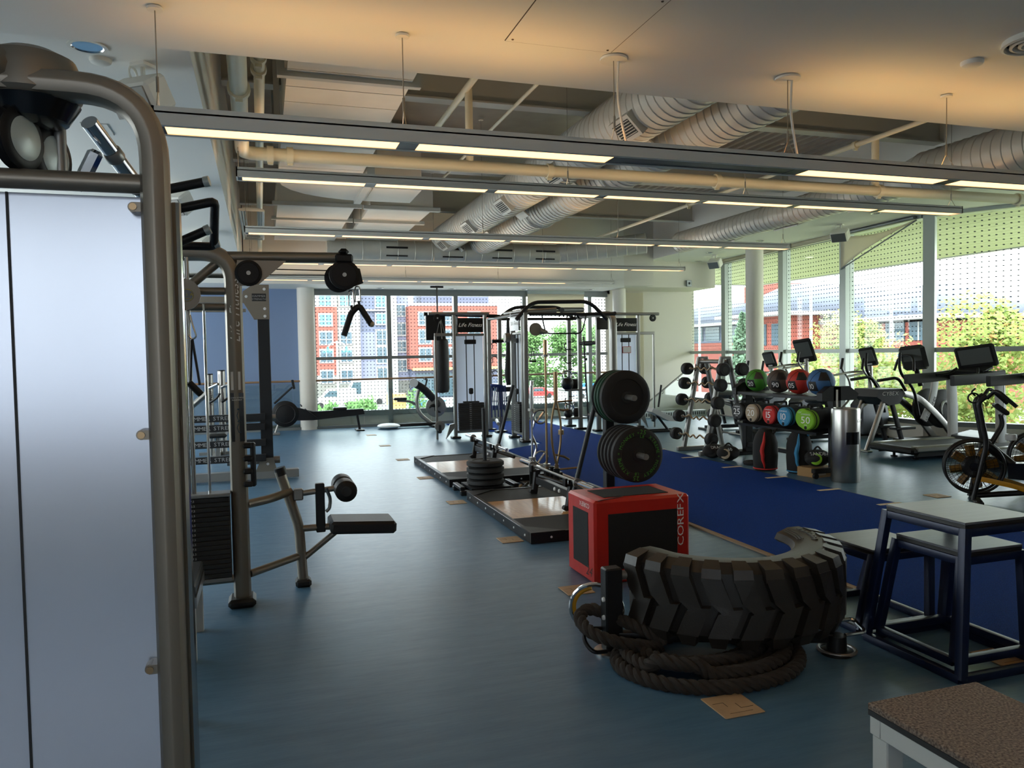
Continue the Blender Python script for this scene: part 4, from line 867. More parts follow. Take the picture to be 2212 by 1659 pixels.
barbell('barbell','steel barbell cradled over the first platform by the red box',(2.86,7.5,.383)); barbell('barbell','steel barbell cradled over the second platform',(3.0,10.6,.383))
def jack(loc, label, hl=.85):
    t = thing('barbell_jack', label, 'barbell jack', loc, 0, 'black barbell jacks with long levers')
    for y in (.5,-.5):
        B().tube([(-.02,y,0),(.02,y,.25)],.03,rect=(.06,.06,.2),up=(0,1,0)).bb(-.06,.1,y-.035,y+.035,.245,.265).bb(-.06,-.035,y-.035,y+.035,.26,.32).build('cradle_post','black_metal',t)
        B().cyl((-.05,y-.03,.025),(-.05,y+.03,.025),.025,n=14).build('foot_roller','rubber',t)
    B().bb(-.01,.05,-.47,.47,.11,.19,.004).build('beam','black_metal',t)
    for y in (-.25,-.12): B().lathe([(.02,0),(.016,.012),(0,.014)],(-.01,y,.15),(-1,0,0),12).build('beam_bolt','light_plastic',t)
    B().cyl((.0,-.5,.0),(.02,-.5,.3),.03,n=12).build('pivot','black_metal',t)
    B().cyl((.02,-.56,.2),(.28,-.56,1.12),.024,n=12).build('lever','black_metal',t)
    B().tube([(.03,.45,.2),(.36,-.3,.09)],.025,8).build('ground_arm','black_metal',t)
jack((2.84,7.5,.0905),'black barbell jack with a long lever on the first platform'); jack((2.98,10.6,.0905),'black barbell jack with a long lever on the second platform')

# bumper plates
def bumper(label, loc, ax=(0,-1,0), r=.225, th=.06, m='rubber', group=None, txt=False, name='bumper_plate', edge=None):
    t = thing(name, label, 'weight plate', loc, 0, group); h = th/2
    B().lathe([(.026,-h),(.05,-h),(.056,-h+.006),(.15,-h+.006),(.155,-h),(.2,-h),(r,-h+.016),(r,h-.016),(.2,h),(.155,h),(.15,h-.006),(.056,h-.006),(.05,h),(.026,h),(.026,-h)],(0,0,0),ax,40).build('plate_disc',m,t)
    B().lathe([(.025,-h-.001),(.046,-h-.001),(.046,h+.001),(.025,h+.001)],(0,0,0),ax,24).build('hub_ring','plate_grey',t)
    if txt:
        c = (0,-h,0); X, Z = (1,0,0), (0,0,1)
        for w, a in (('MONKEY *',125),('XTREME',30),('* MONKEY',-40),('XTREME *',205)): ringtext(w,.028,c,.16,radians(a),X,Z,B()).build('lettering','green_print',t)
        for a in (78,262): ringtext('25',.036,c,.172,radians(a),X,Z,B()).build('weight_number','green_print',t); ringtext('LB',.024,c,.142,radians(a),X,Z,B()).build('weight_unit','green_print',t)
    return t
# plate tree
t = thing('plate_tree','black upright plate tree behind the red plyo box','plate tree',(2.86,6.13,0),0)
B().bb(-.04,.04,-.04,.04,.05,1.45,.006).build('post','black_metal',t); B().bb(-.3,.3,-.04,.04,0,.06,.006).bb(-.04,.04,-.5,.05,0,.06,.006).build('base','black_metal',t)
for x, z, y in ((.02,1.265,-.47),(-.0,.81,-.7)):
    B().cyl((x,-.03,z),(x,y,z),.024,n=16).build('peg','steel_grey',t); B().lathe([(.024,0),(.04,.0),(.04,.05),(.024,.05)],(x,-.04,z),(0,-1,0),16).build('peg_collar','black_metal',t)
up = [('black bumper plate, outermost on the upper peg of the plate tree','rubber',.075),('dark green bumper plate pressed behind the outermost one on the upper peg','green_rubber',.05),('dark green bumper plate in the middle of the upper peg stack','green_rubber',.05),('worn brownish black bumper plate at the back of the upper peg','rubber',.05)]
y = 5.80
for lab, m, th in up: bumper(lab,(2.88,y+th/2,1.265),th=th,m=m,group='bumper plates on the plate tree'); y += th+.008
lo = [('black bumper plate with green ring lettering, outermost on the lower peg','rubber',.07),('black bumper plate right behind the lettered one on the lower peg','rubber',.055),('black bumper plate third inwards on the lower peg','rubber',.055),('black bumper plate fourth inwards on the lower peg','rubber',.055),('black bumper plate next to the post on the lower peg','rubber',.05)]
y = 5.56
for i, (lab, m, th) in enumerate(lo): bumper(lab,(2.86,y+th/2,.81),th=th,m=m,group='bumper plates on the plate tree',txt=(i == 0)); y += th+.012
# sled with four plates
t = thing('push_sled','black push sled with an upright pole between the platforms','sled',(2.5,8.84,0),0)
B().bb(-.36,.36,-.22,-.15,0,.06,.01).build('runner','black_metal',t); B().bb(-.36,.36,.15,.22,0,.06,.01).build('runner','black_metal',t); B().bb(-.24,.24,-.25,.25,.06,.085).build('deck','black_metal',t); B().cyl((0,0,.085),(-.01,0,1.0),.025,n=14).build('pole','black_metal',t)
for x in (-.33,.33): B().bb(x-.03,x+.03,-.19,.19,.06,.1,.006).build('cross_bar','black_metal',t)
for k, pos in enumerate(('lowest on','second up on','third up on','topmost on')): bumper('flat black bumper plate %s the push sled' % pos,(2.5,8.84,.123+k*.072),(0,0,1),th=.07,group='bumper plates stacked on the sled')
# upright bar holder
t = thing('bar_holder','low black holder with sockets for upright bars','bar holder',(3.36,8.85,0),0)
B().bb(-.32,.2,-.14,.34,0,.03,.006).build('base_plate','black_metal',t)
for x, y in ((-.03,.1),(.1,.1),(-.18,.2),(-.24,.05),(.1,.28)): B().lathe([(.03,.03),(.04,.03),(.04,.2),(.03,.2),(.03,.04)],(x,y,0),n=16).build('socket','black_metal',t)
barbell('barbell','straight bar standing upright, tallest in the bar holder',(3.33,8.95,.05),1.76,0,True,'brass_bar','brass_bar',.2)
t = thing('multi_grip_bar','bronze football bar with bowed sides standing in the bar holder','barbell',(3.46,8.95,.05),0)
B().cyl((0,0,0),(0,0,.2),.025,n=14).build('sleeve','brass_bar',t); B().cyl((0,0,1.0),(0,0,1.36),.027,n=14).build('sleeve','brass_bar',t)
for s in (-1,1): B().tube(rp([(0,0,.18),(s*.06,0,.45),(s*.065,0,.75),(0,0,1.02)],.12),.014,10).build('side_bar','brass_bar',t)
for z in (.3,.88): B().tube([(-.02,0,z+.02),(.1,0,z-.01),(.17,0,z-.05 if z < .5 else z+.0)],.013,8).build('grip','brass_bar',t)
B().lathe([(.014,-.03),(.035,-.03),(.035,.03),(.014,.03)],(.065,0,.6),n=16).build('swivel','brass_bar',t); B().cyl((-.02,0,.13),(.3,0,.14),.012,n=8).cyl((.02,0,.98),(.22,0,.99),.012,n=8).build('handle_pin','brass_bar',t)
t = thing('ez_bar','chrome cambered bar with two ring hand grips standing in the holder','barbell',(3.18,9.05,.05),0)
B().tube(rp([(0,0,0),(0,0,.25),(.06,0,.42),(-.02,0,.6),(.04,0,.75),(0,0,.9),(0,0,1.2)],.06),.014,10).build('shaft','chrome',t); B().cyl((0,0,.95),(0,0,1.25),.025,n=14).build('sleeve','chrome',t)
for z in (.28,.8): B().torus((.1,-.03,z),.085,.012,(.2,1,0),28,8).cyl((.05,-.03,z-.06),(.15,-.03,z+.06),.014,n=8).build('ring_grip','chrome',t)
barbell('barbell','thin chrome bar standing upright beside the ringed bar',(3.12,8.9,.05),1.2,0,True,'chrome','chrome',.3)
t = thing('rope_handle_pile','small pile of dark cable handles beside the bar holder','handles',(2.98,8.72,0),0)
for k in range(4): B().tube([(-.14+k*.09,-.05+.03*(k % 2),.03),(-.05+k*.09,.06,.05+.02*k)],.017,8).build('handle','tan_fabric' if k == 0 else 'black_plastic',t)

# ================================================================== RED PLYO BOX
t = thing('plyo_box','red soft plyo box with black panels','plyo box',(2.18,4.92,0),0)
B().bb(0,.76,0,.5,0,.6,.018).build('foam_cover','red_vinyl',t)
B().bb(.105,.655,-.003,.01,.1,.5,.002).build('side_panel','black_fabric',t); B().bb(-.003,.01,.11,.39,.1,.5,.002).build('side_panel','black_fabric',t); B().bb(.12,.64,.1,.4,.597,.604,.002).build('top_panel','black_fabric',t)
lettering('COREFX',.052,(.705,-.003,.42),(0,0,1),(-1,0,0),None,0,.07,wide=1.4).build('lettering','white_print',t); lettering('COREFX',.034,(-.003,.17,.565),(0,1,0),(0,0,-1),None,0,.06).build('lettering','white_print',t)
lettering('24',.07,(-.003,.1,.05),(0,-1,0),(0,0,1),None,.3).build('size_number','black_plastic',t); B().prism([(.03,.0,.598),(.24,.07,.604),(.26,.07,.607),(.05,0,.602)],(0,.015,0)).build('strap','black_fabric',t)

# ================================================================== TYRE, STAND AND ROPE
t = thing('half_tyre','half of a huge chevron tractor tyre lying flat on a steel frame','tyre',(2.54,3.92,0),0)
prof = [(.40,.49),(.42,.525),(.5,.55),(.585,.548),(.64,.50),(.645,.34),(.64,.17),(.585,.122),(.5,.12),(.42,.145),(.40,.18),(.43,.2),(.54,.19),(.585,.25),(.59,.34),(.585,.43),(.54,.48),(.43,.47)]
A0, A1 = radians(188), radians(363); b = B(); NA = 40; n = len(prof)
for i in range(NA+1):
    a = A0+(A1-A0)*i/NA
    for r, z in prof: b.v.append((r*cos(a),r*sin(a),z))
for i in range(NA):
    for k in range(n): b.f.append((i*n+k,i*n+(k+1) % n,(i+1)*n+(k+1) % n,(i+1)*n+k))
b.f += [tuple(range(n)),tuple(NA*n+k for k in range(n))[::-1]]
fix(b.build('carcass','tyre_rubber',t,30))
def cylp(r, a, z): return (r*cos(a),r*sin(a),z)
NL = 13; da = (A1-A0)/NL
def lug(quad, rin=.635, rout=.692, zt=None):
    """block over the tread: quad of (angle, z)"""
    P = [cylp(rin,a,z) for a, z in quad]; Q = [cylp(rout,a,z) for a, z in quad]; m = len(quad)
    return fix(B().add(P+Q,[tuple(range(m))[::-1],tuple(range(m,2*m))]+[(k,(k+1) % m,m+(k+1) % m,m+k) for k in range(m)]).build('tread_lug','tyre_rubber',t,20))
for k in range(NL):
    a = A0+da*(k+.08); w_ = da*.62
    lug([(a,.485),(a+w_,.485),(a+w_+da*.38,.325),(a+w_*.5+da*.38,.30),(a+da*.28,.36)]); 
    lug([(a+da*.52,.305),(a+da*.95,.33),(a+da*1.28,.335),(a+da*.9,.18),(a+da*.2,.18)] if k < NL-1 else [(a+da*.5,.305),(a+da*.9,.31),(a+da*.85,.18),(a+da*.2,.18)])
    P = [cylp(.575,a,.555),cylp(.575,a+w_*.86,.555),cylp(.672,a+w_*.97,.532),cylp(.672,a,.532),cylp(.60,a,.49),cylp(.60,a+w_*.9,.49),cylp(.692,a+w_,.47),cylp(.692,a,.47)]
    fix(B().add(P,[(0,1,2,3),(4,7,6,5),(0,4,5,1),(1,5,6,2),(2,6,7,3),(3,7,4,0)]).build('shoulder_lug','tyre_rubber',t,20))
    P = [cylp(.6,a+da*.2,.13),cylp(.6,a+da*.85,.13),cylp(.692,a+da*.85,.185),cylp(.692,a+da*.2,.185),cylp(.66,a+da*.3,.118),cylp(.66,a+da*.75,.118)]
    fix(B().add(P,[(0,1,5,4),(4,5,2,3),(0,3,2,1),(0,4,3),(1,2,5)]).build('shoulder_lug','tyre_rubber',t,20))
b = B()
for r in (.44,.455,.47): b.tube([cylp(r,radians(330)+radians(28)*i/8,.535+.02*(r-.42)/.08) for i in range(9)],.003,6)
for k in range(7): b.box(cylp(.53,radians(328+k*4.5),.552),(.02,.03,.006))
tag(b.build('sidewall_marks','tyre_rubber',t),None,kind='stuff')
t = thing('tyre_frame','black steel stand with round feet carrying the half tyre','tyre stand',(1.78,3.80,0),0)
B().bb(-.05,.05,-.04,.04,.01,.47,.008).build('post','black_metal',t); B().cyl((.05,0,.42),(.2,0,.42),.026,n=12).build('hinge_pin','steel_grey',t); B().lathe([(0,0),(.1,0),(.1,.012),(.06,.02),(0,.02)],n=28).build('foot_disc','brushed_steel',t)
B().tube([(.0,.0,.09),(1.1,-.42,.085)],.03,rect=(.06,.05,.2),up=(0,0,1)).build('tie_beam','black_metal',t); B().cyl((.68,-.3,.1),(.68,-.38,.1),.045,n=16).build('roller','rubber',t)
for z in (.2,.3): B().lathe([(.014,0),(.012,.01),(0,.012)],(-.05,-.01,z),(-1,0,0),10).build('post_bolt','light_plastic',t)
B().lathe([(0,0),(.085,0),(.085,.012),(.055,.02),(.05,.1),(.0,.1)],(1.12,-.44,0),n=28).build('foot_disc','black_metal',t); B().torus((1.14,-.42,.012),.095,.01,(0,0,1),28,8).build('foot_ring','steel_grey',t); B().tube(rp([(1.16,-.46,.1),(1.3,-.46,.1),(1.3,-.36,.14),(1.16,-.36,.14)],.03),.011,8).build('handle_loop','chrome',t)
B().tube(rp([(-.03,.04,.12),(-.15,.0,.15),(-.2,-.06,.12),(-.17,-.12,.06),(-.08,-.1,.05)],.05),.011,8).build('rope_hook','black_metal',t)
t = thing('steel_ring_weight','chrome ring with a yellow band leaning behind the tyre stand post','ring',(1.80,4.05,0),0)
B().torus((0,0,.16),.15,.014,(.6,1,.2),28,8).build('ring','chrome',t); B().torus((0,.0,.16),.13,.012,(.6,1,.2),20,6,a0=3.4,a1=5.2).build('band','yellow_paint',t)
def rope_path():
    P = []; c = V((2.20,3.50,0))
    for k in range(5):
        ra, rb = .50-.055*k, .375-.045*k; z = .032+(.03 if k in (1,3) else 0)
        for i in range(36):
            a = radians(150+10*i); P.append(V((c.x+ra*cos(a)*(1+.02*sin(3*a+k)),c.y+rb*sin(a)+.03*k,z+(.05 if k in (1,2) and 200 < (150+10*i) % 360 < 250 else 0))))
    return P
def twisted(P, r, pitch, m, name, par, nper=7):
    Q = [P[0]]; 
    for a, c in zip(P, P[1:]):
        k = max(1, int((c-a).length/.012)); Q += [a.lerp(c,(i+1)/k) for i in range(k)]
    for s in range(3):
        s_ = 0; out = []; u = V((0,0,1))
        for i in range(len(Q)):
            if i: s_ += (Q[i]-Q[i-1]).length
            tn = (Q[min(i+1,len(Q)-1)]-Q[max(i-1,0)]).normalized(); n1 = (u-tn*u.dot(tn)).normalized(); n2 = tn.cross(n1); ph = 2*pi*(s_/pitch+s/3)
            out.append(Q[i]+(n1*cos(ph)+n2*sin(ph))*r*.52)
        B().tube(out,r*.56,nper).build(name,m,par)
t = thing('battle_rope','thick black twisted battle rope coiled under the tyre','rope',(0,0,0),0)
twisted(rope_path(),.036,.15,'rope_black','strand',t)
t = thing('battle_rope','end of black twisted rope looped over the hook on the tyre stand','rope',(0,0,0),0)
twisted([V(p) for p in rp([(1.98,3.62,.06),(1.74,3.60,.12),(1.60,3.70,.16),(1.60,3.86,.2),(1.70,3.92,.22),(1.86,3.72,.17),(2.0,3.6,.1)],.12,8)],.034,.14,'rope_black','strand',t)

# ================================================================== PLYO TABLES
def plyo_table(loc, tx, ty, bx, by, h, label, off=(0,0)):
    """steel trestle: top tx*ty on legs splayed to a base frame bx*by; corner at local origin"""
    t = thing('plyo_table', label, 'plyo table', loc, 0, 'blue framed plyo tables'); ox, oy = off; T = (ox, ox+tx, oy, oy+ty)
    B().bb(T[0]-.005,T[1]+.005,T[2]-.005,T[3]+.005,h-.012,h,.002).build('top_sheet','grey_table',t); B().bb(T[0]-.003,T[1]+.003,T[2]-.003,T[3]+.003,h-.03,h-.012).build('top_board','black_edge',t)
    for a, c in (((T[0],T[2]),(T[1],T[2])),((T[0],T[3]),(T[1],T[3])),((T[0],T[2]),(T[0],T[3])),((T[1],T[2]),(T[1],T[3]))):
        B().tube([(a[0],a[1],h-.05),(c[0],c[1],h-.05)],.02,rect=(.04,.04,.1)).build('top_rail','blue_steel',t)
    for a, c in (((0,0),(bx,0)),((0,by),(bx,by)),((0,0),(0,by)),((bx,0),(bx,by))):
        B().tube([(a[0],a[1],.022),(c[0],c[1],.022)],.02,rect=(.04,.04,.1)).build('base_rail','blue_steel',t)
    for (px, py), (qx, qy) in (((0,0),(T[0],T[2])),((bx,0),(T[1],T[2])),((0,by),(T[0],T[3])),((bx,by),(T[1],T[3]))):
        B().tube([(px,py,.02),(qx,qy,h-.03)],.02,rect=(.042,.042,.1),up=(1,0,0)).build('leg','blue_steel',t)
    return t
plyo_table((3.19,2.84,0),.46,.50,.55,.62,.77,'tallest blue steel plyo table with a worn grey top',(.1,.07))
plyo_table((3.25,2.93,.045),.40,.42,.48,.50,.56,'middle blue steel plyo table nested inside the tallest one',(.1,.05))
plyo_table((3.22,3.55,0),.42,.42,.52,.56,.46,'lowest blue steel plyo table beside the tyre',(.15,.05))
t = thing('step_bench','low bench with a speckled brown rubber top on pale steel legs','bench',(1.83,1.0,0),0)
B().bb(0,.46,0,.98,.478,.5,.004).build('rubber_top','speckle_rubber',t); B().bb(.002,.458,.002,.978,.46,.478).build('top_board','black_edge',t)
for a in ((.005,.455,.005,.05),(.005,.455,.93,.975),(.005,.05,.05,.93),(.41,.455,.05,.93)): B().bb(a[0],a[1],a[2],a[3],.40,.46,.003).build('apron_rail','white_steel',t)
for x in (.01,.385):
    for y in (.01,.905): B().bb(x,x+.065,y,y+.065,0,.40,.004).build('leg','white_steel',t)
B().lathe([(.012,0),(.014,-.02),(0,-.022)],(.03,.75,.40),n=12).build('level_foot','black_plastic',t)

# ================================================================== CABLE TOWERS AND RIG
def tower(loc, rz, label, mir=False, col=True):
    t = thing('cable_tower', label, 'cable machine', loc, rz, 'silver cable towers'); m = (lambda x: .63-x) if mir else (lambda x: x)
    def bx(x0,x1,y0,y1,z0,z1,bev=0): return B().bb(min(m(x0),m(x1)),max(m(x0),m(x1)),y0,y1,z0,z1,bev)
    for x in (0,.63):
        bx(x-.03,x+.03,-.05,.05,.04,2.42,.012).build('post','steel_grey',t); bx(x-.09,x+.09,-.1,.1,0,.045,.015).build('foot','vinyl_black',t)
    B().cyl((m(-.5),0,2.44),(m(.72),0,2.44),.03,n=12).build('top_bar','steel_grey',t)
    g = bx(.05,.58,-.07,-.05,2.07,2.35,.006).build('name_board','black_gloss',t)
    lettering('Life Fitness',.075,(.315,-.07,2.18),(1,0,0),(0,0,1),None,.35,.06).build('lettering','white_print',g)
    bx(.03,.60,-.03,.03,2.0,2.05,.01).build('cross_tube','steel_grey',t); bx(.03,.60,-.03,.03,.1,.15,.01).build('cross_tube','steel_grey',t)
    bx(.035,.595,.03,.034,.15,2.0).build('shroud_panel','frosted_panel',t)
    for k in range(14): bx(.06,.57,-.08,.02,.16+k*.038,.195+k*.038,.003).build('weight_plate','plate_grey',t)
    b = B()
    for k in range(14): b.bb(m(.29)-.02,m(.29)+.02,-.083,-.08,.175+k*.038,.18+k*.038)
    tag(b.build('plate_marks','white_print',t),None,kind='stuff'); bx(.16,.47,-.08,.02,.695,.72,.003).build('stack_head','plate_grey',t)
    for x in (.235,.395): B().cyl((m(x),-.03,.7),(m(x),-.03,2.0),.01,n=8).build('guide_rod','black_metal',t)
    bx(.2,.43,-.07,-.02,1.84,1.93,.01).build('top_carriage','black_plastic',t); bx(.27,.36,-.07,-.02,.86,.98,.02).build('pulley_block','black_plastic',t); B().cyl((m(.315),-.045,.72),(m(.315),-.045,.86),.005,n=6).build('cable','black_plastic',t)
    if col:
        bx(-.39,-.35,-.02,.02,.0,2.06,.004).build('side_column','steel_grey',t); bx(-.39,0,-.025,.025,2.0,2.06,.006).build('side_arm','steel_grey',t)
        pulley((m(-.33),-.05,2.35),.075,t); pulley((m(-.33),-.06,.26),.1,t,m='steel_grey'); bx(-.37,-.29,-.08,.02,.12,.3,.02).build('pulley_housing','plate_grey',t)
        fix(B().prism([(m(-.2),-.04,.0),(m(-.02),-.04,.22),(m(-.02),-.04,.3),(m(-.12),-.04,.28)],(0,.05,0)).build('foot_guard','steel_grey',t))
    else: B().cyl((m(.1),-.1,1.95),(m(.1),-.2,1.95),.09,n=20).build('swivel_head','bronze_grey',t)
    return t
tower((3.55,14.63,0),0,'silver cable tower with name board at the punch bag end of the rig')
tower((4.62,14.2,0),radians(-90),'silver cable tower of the rig seen edge on beside the turf notch',False,False)
tower((7.02,14.85,0),0,'silver cable tower with a notice by the cream corner wall',True)
t = thing('notice_sign','small red framed notice hung on the cable tower by the cream wall','sign',(7.36,14.809,1.68),0)
B().bb(-.1,.1,-.006,0,-.07,.07,.003).build('frame','red_fabric',t); B().bb(-.09,.09,-.008,-.006,-.06,.06).build('sheet','light_plastic',t)
t = thing('training_rig','grey functional training rig with arched monkey bars over the turf','training rig',(5.55,14.6,0),0)
def post(x, y, h=2.4, w=.085):
    B().bb(x-w/2,x+w/2,y-w/2,y+w/2,.03,h,.012).build('post','steel_grey',t); B().bb(x-.12,x+.12,y-.1,y+.1,0,.04,.015).build('foot','vinyl_black',t)
for x, y in ((-.86,.72),(.9,1.22),(.87,.55),(1.05,.0),(-.95,-1.2),(-.95,1.2)): post(x,y)
B().tube(rp([(-1.12,-1.2,2.26),(-.82,-1.2,2.58),(.34,-1.2,2.60),(.7,-1.2,2.26)],.18,6),.036,12).build('arch_bar','black_metal',t)
B().tube(rp([(-.86,.72,2.38),(-.55,.72,2.61),(.5,.72,2.61),(.8,.72,2.38)],.18,6),.036,12).build('arch_bar','black_metal',t)
for y in (-1.2,.72): B().cyl((-.86,y,2.36),(.87,y,2.36),.03,n=10).build('tie_bar','black_metal',t)
for x in (-.95,.87): B().cyl((x,-1.2,2.38),(x,1.2,2.38),.032,n=10).build('side_beam','black_metal',t)
for k in range(5): B().tube(rp([(-.5+k*.3,-.9+k*.33,2.36),(-.45+k*.3,-.9+k*.33,2.46),(-.25+k*.3,-.8+k*.33,2.46),(-.15+k*.3,-.7+k*.33,2.36)],.05),.018,8).build('rung','black_metal',t)
B().cyl((-2.45,.7,2.47),(-.84,.72,2.42),.036,n=12).build('bag_beam','black_metal',t); B().cyl((-.2,-1.15,2.44),(.62,-.2,2.5),.05,n=14).build('padded_bar','vinyl_black',t); B().cyl((-.9,-1.15,2.4),(-.3,-1.1,2.44),.05,n=14).build('padded_bar','steel_grey',t)
B().tube(rp([(-.62,-1.2,2.36),(-.55,-1.2,2.0),(.18,-1.2,2.0),(.28,-1.2,2.36)],.1),.014,8).build('swing_bar','black_metal',t)
for z in (1.79,1.49,1.18,.88,.58): B().torus((.86,1.18,z),.085,.012,(0,1,0),16,6,a0=pi/2,a1=1.5*pi).tube([(.86,1.18,z+.085),(1.0,1.18,z+.085)],.01,6).tube([(.86,1.18,z-.085),(1.0,1.18,z-.085)],.01,6).build('storage_loop','black_metal',t)
for x in (-.9,-.78):
    for z in (1.8,1.5,1.2,.9): B().torus((x-.05,1.2,z),.08,.01,(0,1,0),14,6,a0=-pi/2,a1=pi/2).build('storage_loop','black_metal',t)
B().bb(.95,1.15,.5,.58,1.78,1.88,.01).cyl((.87,.55,1.83),(1.05,.0,1.83),.035,n=10).build('bar_catch','vinyl_black',t)
for z in (.82,.22): B().bb(.5,1.02,.5,.86,z,z+.04,.006).build('shelf','steel_grey',t)
B().bb(-.95,-.3,.6,.8,.85,.95,.02).build('storage_tray','vinyl_black',t); B().cyl((-1.1,.1,.24),(-.9,.9,.24),.035,n=10).build('base_tube','steel_grey',t); B().cyl((.9,.2,.33),(1.1,.0,.33),.035,n=10).build('base_tube','steel_grey',t)
B().tube(rp([(1.22,-.4,.02),(1.22,-.4,2.42),(.85,.55,2.42)],.22),.03,rect=(.09,.12,.5),up=(1,0,0)).build('curved_frame','steel_grey',t); B().bb(.95,1.2,-.18,-.16,2.1,2.34,.004).build('name_plate','plate_grey',t)
B().lathe([(0,0),(.1,0),(.12,.02),(.12,.05),(0,.05)],(-.78,-1.26,2.08),(0,-1,0),24).build('swivel_head','bronze_grey',t); B().tube([(-.7,-1.28,2.05),(-.55,-1.3,2.02)],[.07,.03],14).build('swivel_horn','bronze_grey',t)
B().tube([(-.86,-1.32,1.75),(-.9,-1.32,1.5)],.006,6).tube([(-.86,-1.32,1.75),(-.8,-1.32,1.5)],.006,6).cyl((-.91,-1.32,1.5),(-.79,-1.32,1.49),.018,n=8).build('pull_handle','vinyl_black',t)
tag(B().cyl((.95,.3,.0),(.85,.28,1.95),.018,n=8).cyl((.9,.29,1.45),(.9,.29,1.5),.03,n=10).xf(Matrix.Translation((5.55,14.6,.02))).build('leaning_bar','black_metal'),'thin dark bar leaning inside the right bay of the rig','bar')
def kettlebell(loc, s, label):
    t = thing('kettlebell', label, 'kettlebell', loc, 0, 'kettlebells on the rig shelves')
    B().lathe([(0,0),(.06*s,0),(.09*s,.03*s),(.105*s,.09*s),(.095*s,.15*s),(.06*s,.19*s),(0,.2*s)],n=20).build('bell','black_metal',t)
    B().tube(rp([(-.06*s,0,.16*s),(-.085*s,0,.25*s),(-.06*s,0,.31*s),(.06*s,0,.31*s),(.085*s,0,.25*s),(.06*s,0,.16*s)],.04*s),.016*s,8).build('handle','chrome',t)
kettlebell((6.14,15.18,.862),1.25,'large kettlebell with bright handle at the front of the upper rig shelf'); kettlebell((6.38,15.36,.862),1.1,'kettlebell behind the large one on the upper rig shelf')
kettlebell((6.16,15.2,.262),.9,'small kettlebell at the front of the lower rig shelf'); kettlebell((6.4,15.3,.262),1.0,'kettlebell at the back of the lower rig shelf')
t = thing('punch_bag','black heavy punch bag hanging behind the cable tower','punch bag',(3.44,15.3,2.46),0)
B().lathe([(0,-.5),(.12,-.5),(.15,-.53),(.16,-.8),(.16,-1.5),(.14,-1.58),(0,-1.6)],n=24).build('bag','vinyl_black',t)
for a in range(4): B().cyl((0,0,-.05),(.11*cos(a*pi/2),.11*sin(a*pi/2),-.5),.006,n=6).build('chain','steel_grey',t)
tag(B().bb(-.2,.2,-.03,.03,-.3,.2,.01).xf(Matrix.Translation((3.35,15.36,2.24))).build('speaker_panel','black_plastic'),'square black panel above the punch bag','panel')
t = thing('suspension_trainer','black suspension straps with red handle hanging in the left bay of the rig','suspension trainer',(5.0,14.9,2.0),0)
B().tube([(0,0,.36),(0,0,0),(-.1,0,-.42)],.008,6).tube([(0,0,0),(.1,0,-.4)],.008,6).build('strap','black_fabric',t); B().cyl((-.11,0,-.46),(.11,0,-.38),.02,n=10).build('handle','red_fabric',t)
t = thing('resistance_band','bundle of navy resistance bands draped over the rig tray','resistance bands',(4.55,15.0,0),0)
for k in range(5): B().tube(rp([(-.16+k*.07,-.04,.35),(-.17+k*.07,-.03,.95),(-.12+k*.07,.03,1.0),(-.1+k*.07,.04,.5)],.04),.012,6).build('band','blue_strap',t)
B().torus((-.02,.0,.985),.13,.022,(.2,.1,1),20,6).build('draped_coil','blue_strap',t)
t = thing('heavy_strap_bag','long black padded strap hanging from the rig cross bar','strap',(4.78,15.0,0),0)
B().tube([(0,0,2.34),(0,0,1.8),(-.02,0,1.2),(0,0,1.0)],[.03,.05,.07,.05],12).build('pad','vinyl_black',t); B().cyl((-.35,0,1.9),(.35,0,1.9),.035,n=10).build('bar','vinyl_black',t)
t = thing('adjustable_bench','grey moulded bench standing by the corner cable tower','bench',(7.75,13.95,0),0)
fix(B().prism([(-.35,-.14,.42),(-.3,-.14,.5),(.1,-.14,.32),(.25,-.14,.26),(.28,-.14,.2),(.05,-.14,.22)],(0,.28,0)).build('shell','light_plastic',t)); B().cyl((-.25,0,.45),(.1,0,.02),.025,n=8).build('strut','black_metal',t); B().bb(-.4,.25,-.16,-.12,0,.04).bb(-.4,.25,.12,.16,0,.04).build('base','black_metal',t); B().cyl((-.12,0,.5),(-.05,0,.95),.02,n=8).build('handle','black_metal',t)

# ================================================================== ROWER AND SPIN BIKE
t = thing('rowing_machine','black air rowing machine with a raised monitor arm by the far railing','rowing machine',(0,17.2,0),0)
B().lathe([(0,-.08),(.22,-.08),(.28,-.05),(.28,.05),(.22,.08),(0,.08)],(.42,0,.43),(0,-1,0),32).build('flywheel_housing','black_plastic',t); B().torus((.42,-.085,.43),.2,.008,(0,1,0),28,6).build('housing_ring','plate_grey',t)
fix(B().prism([(.6,-.05,.58),(1.0,-.05,.46),(2.08,-.05,.48),(2.1,-.05,.36),(1.9,-.05,.34),(1.0,-.05,.27),(.55,-.05,.28)],(0,.1,0)).build('monorail','black_metal',t)); B().bb(1.42,1.72,-.14,.14,.475,.53,.02).build('seat','vinyl_black',t)
B().tube([(1.94,0,.37),(1.99,0,.03)],.03,rect=(.05,.05,.2),up=(0,1,0)).bb(1.9,2.08,-.2,.2,0,.03,.01).build('rear_leg','black_metal',t); B().tube([(.3,0,.3),(.2,0,.03)],.02,8).bb(.1,.3,-.25,.25,0,.03,.01).build('front_leg','steel_grey',t)
B().tube([(.2,0,.66),(.58,0,1.0)],.022,10).build('monitor_arm','black_metal',t); B().box((.6,0,1.06),(.05,.2,.2),Matrix.Rotation(radians(-10),3,'Y'),.01).build('monitor','black_plastic',t)
for s in (-.1,.1): B().box((.95,s,.42),(.3,.1,.02),Matrix.Rotation(radians(40),3,'Y')).build('foot_plate','black_plastic',t)
B().cyl((.75,-.25,.6),(.75,.25,.6),.016,n=8).build('pull_handle','vinyl_black',t)
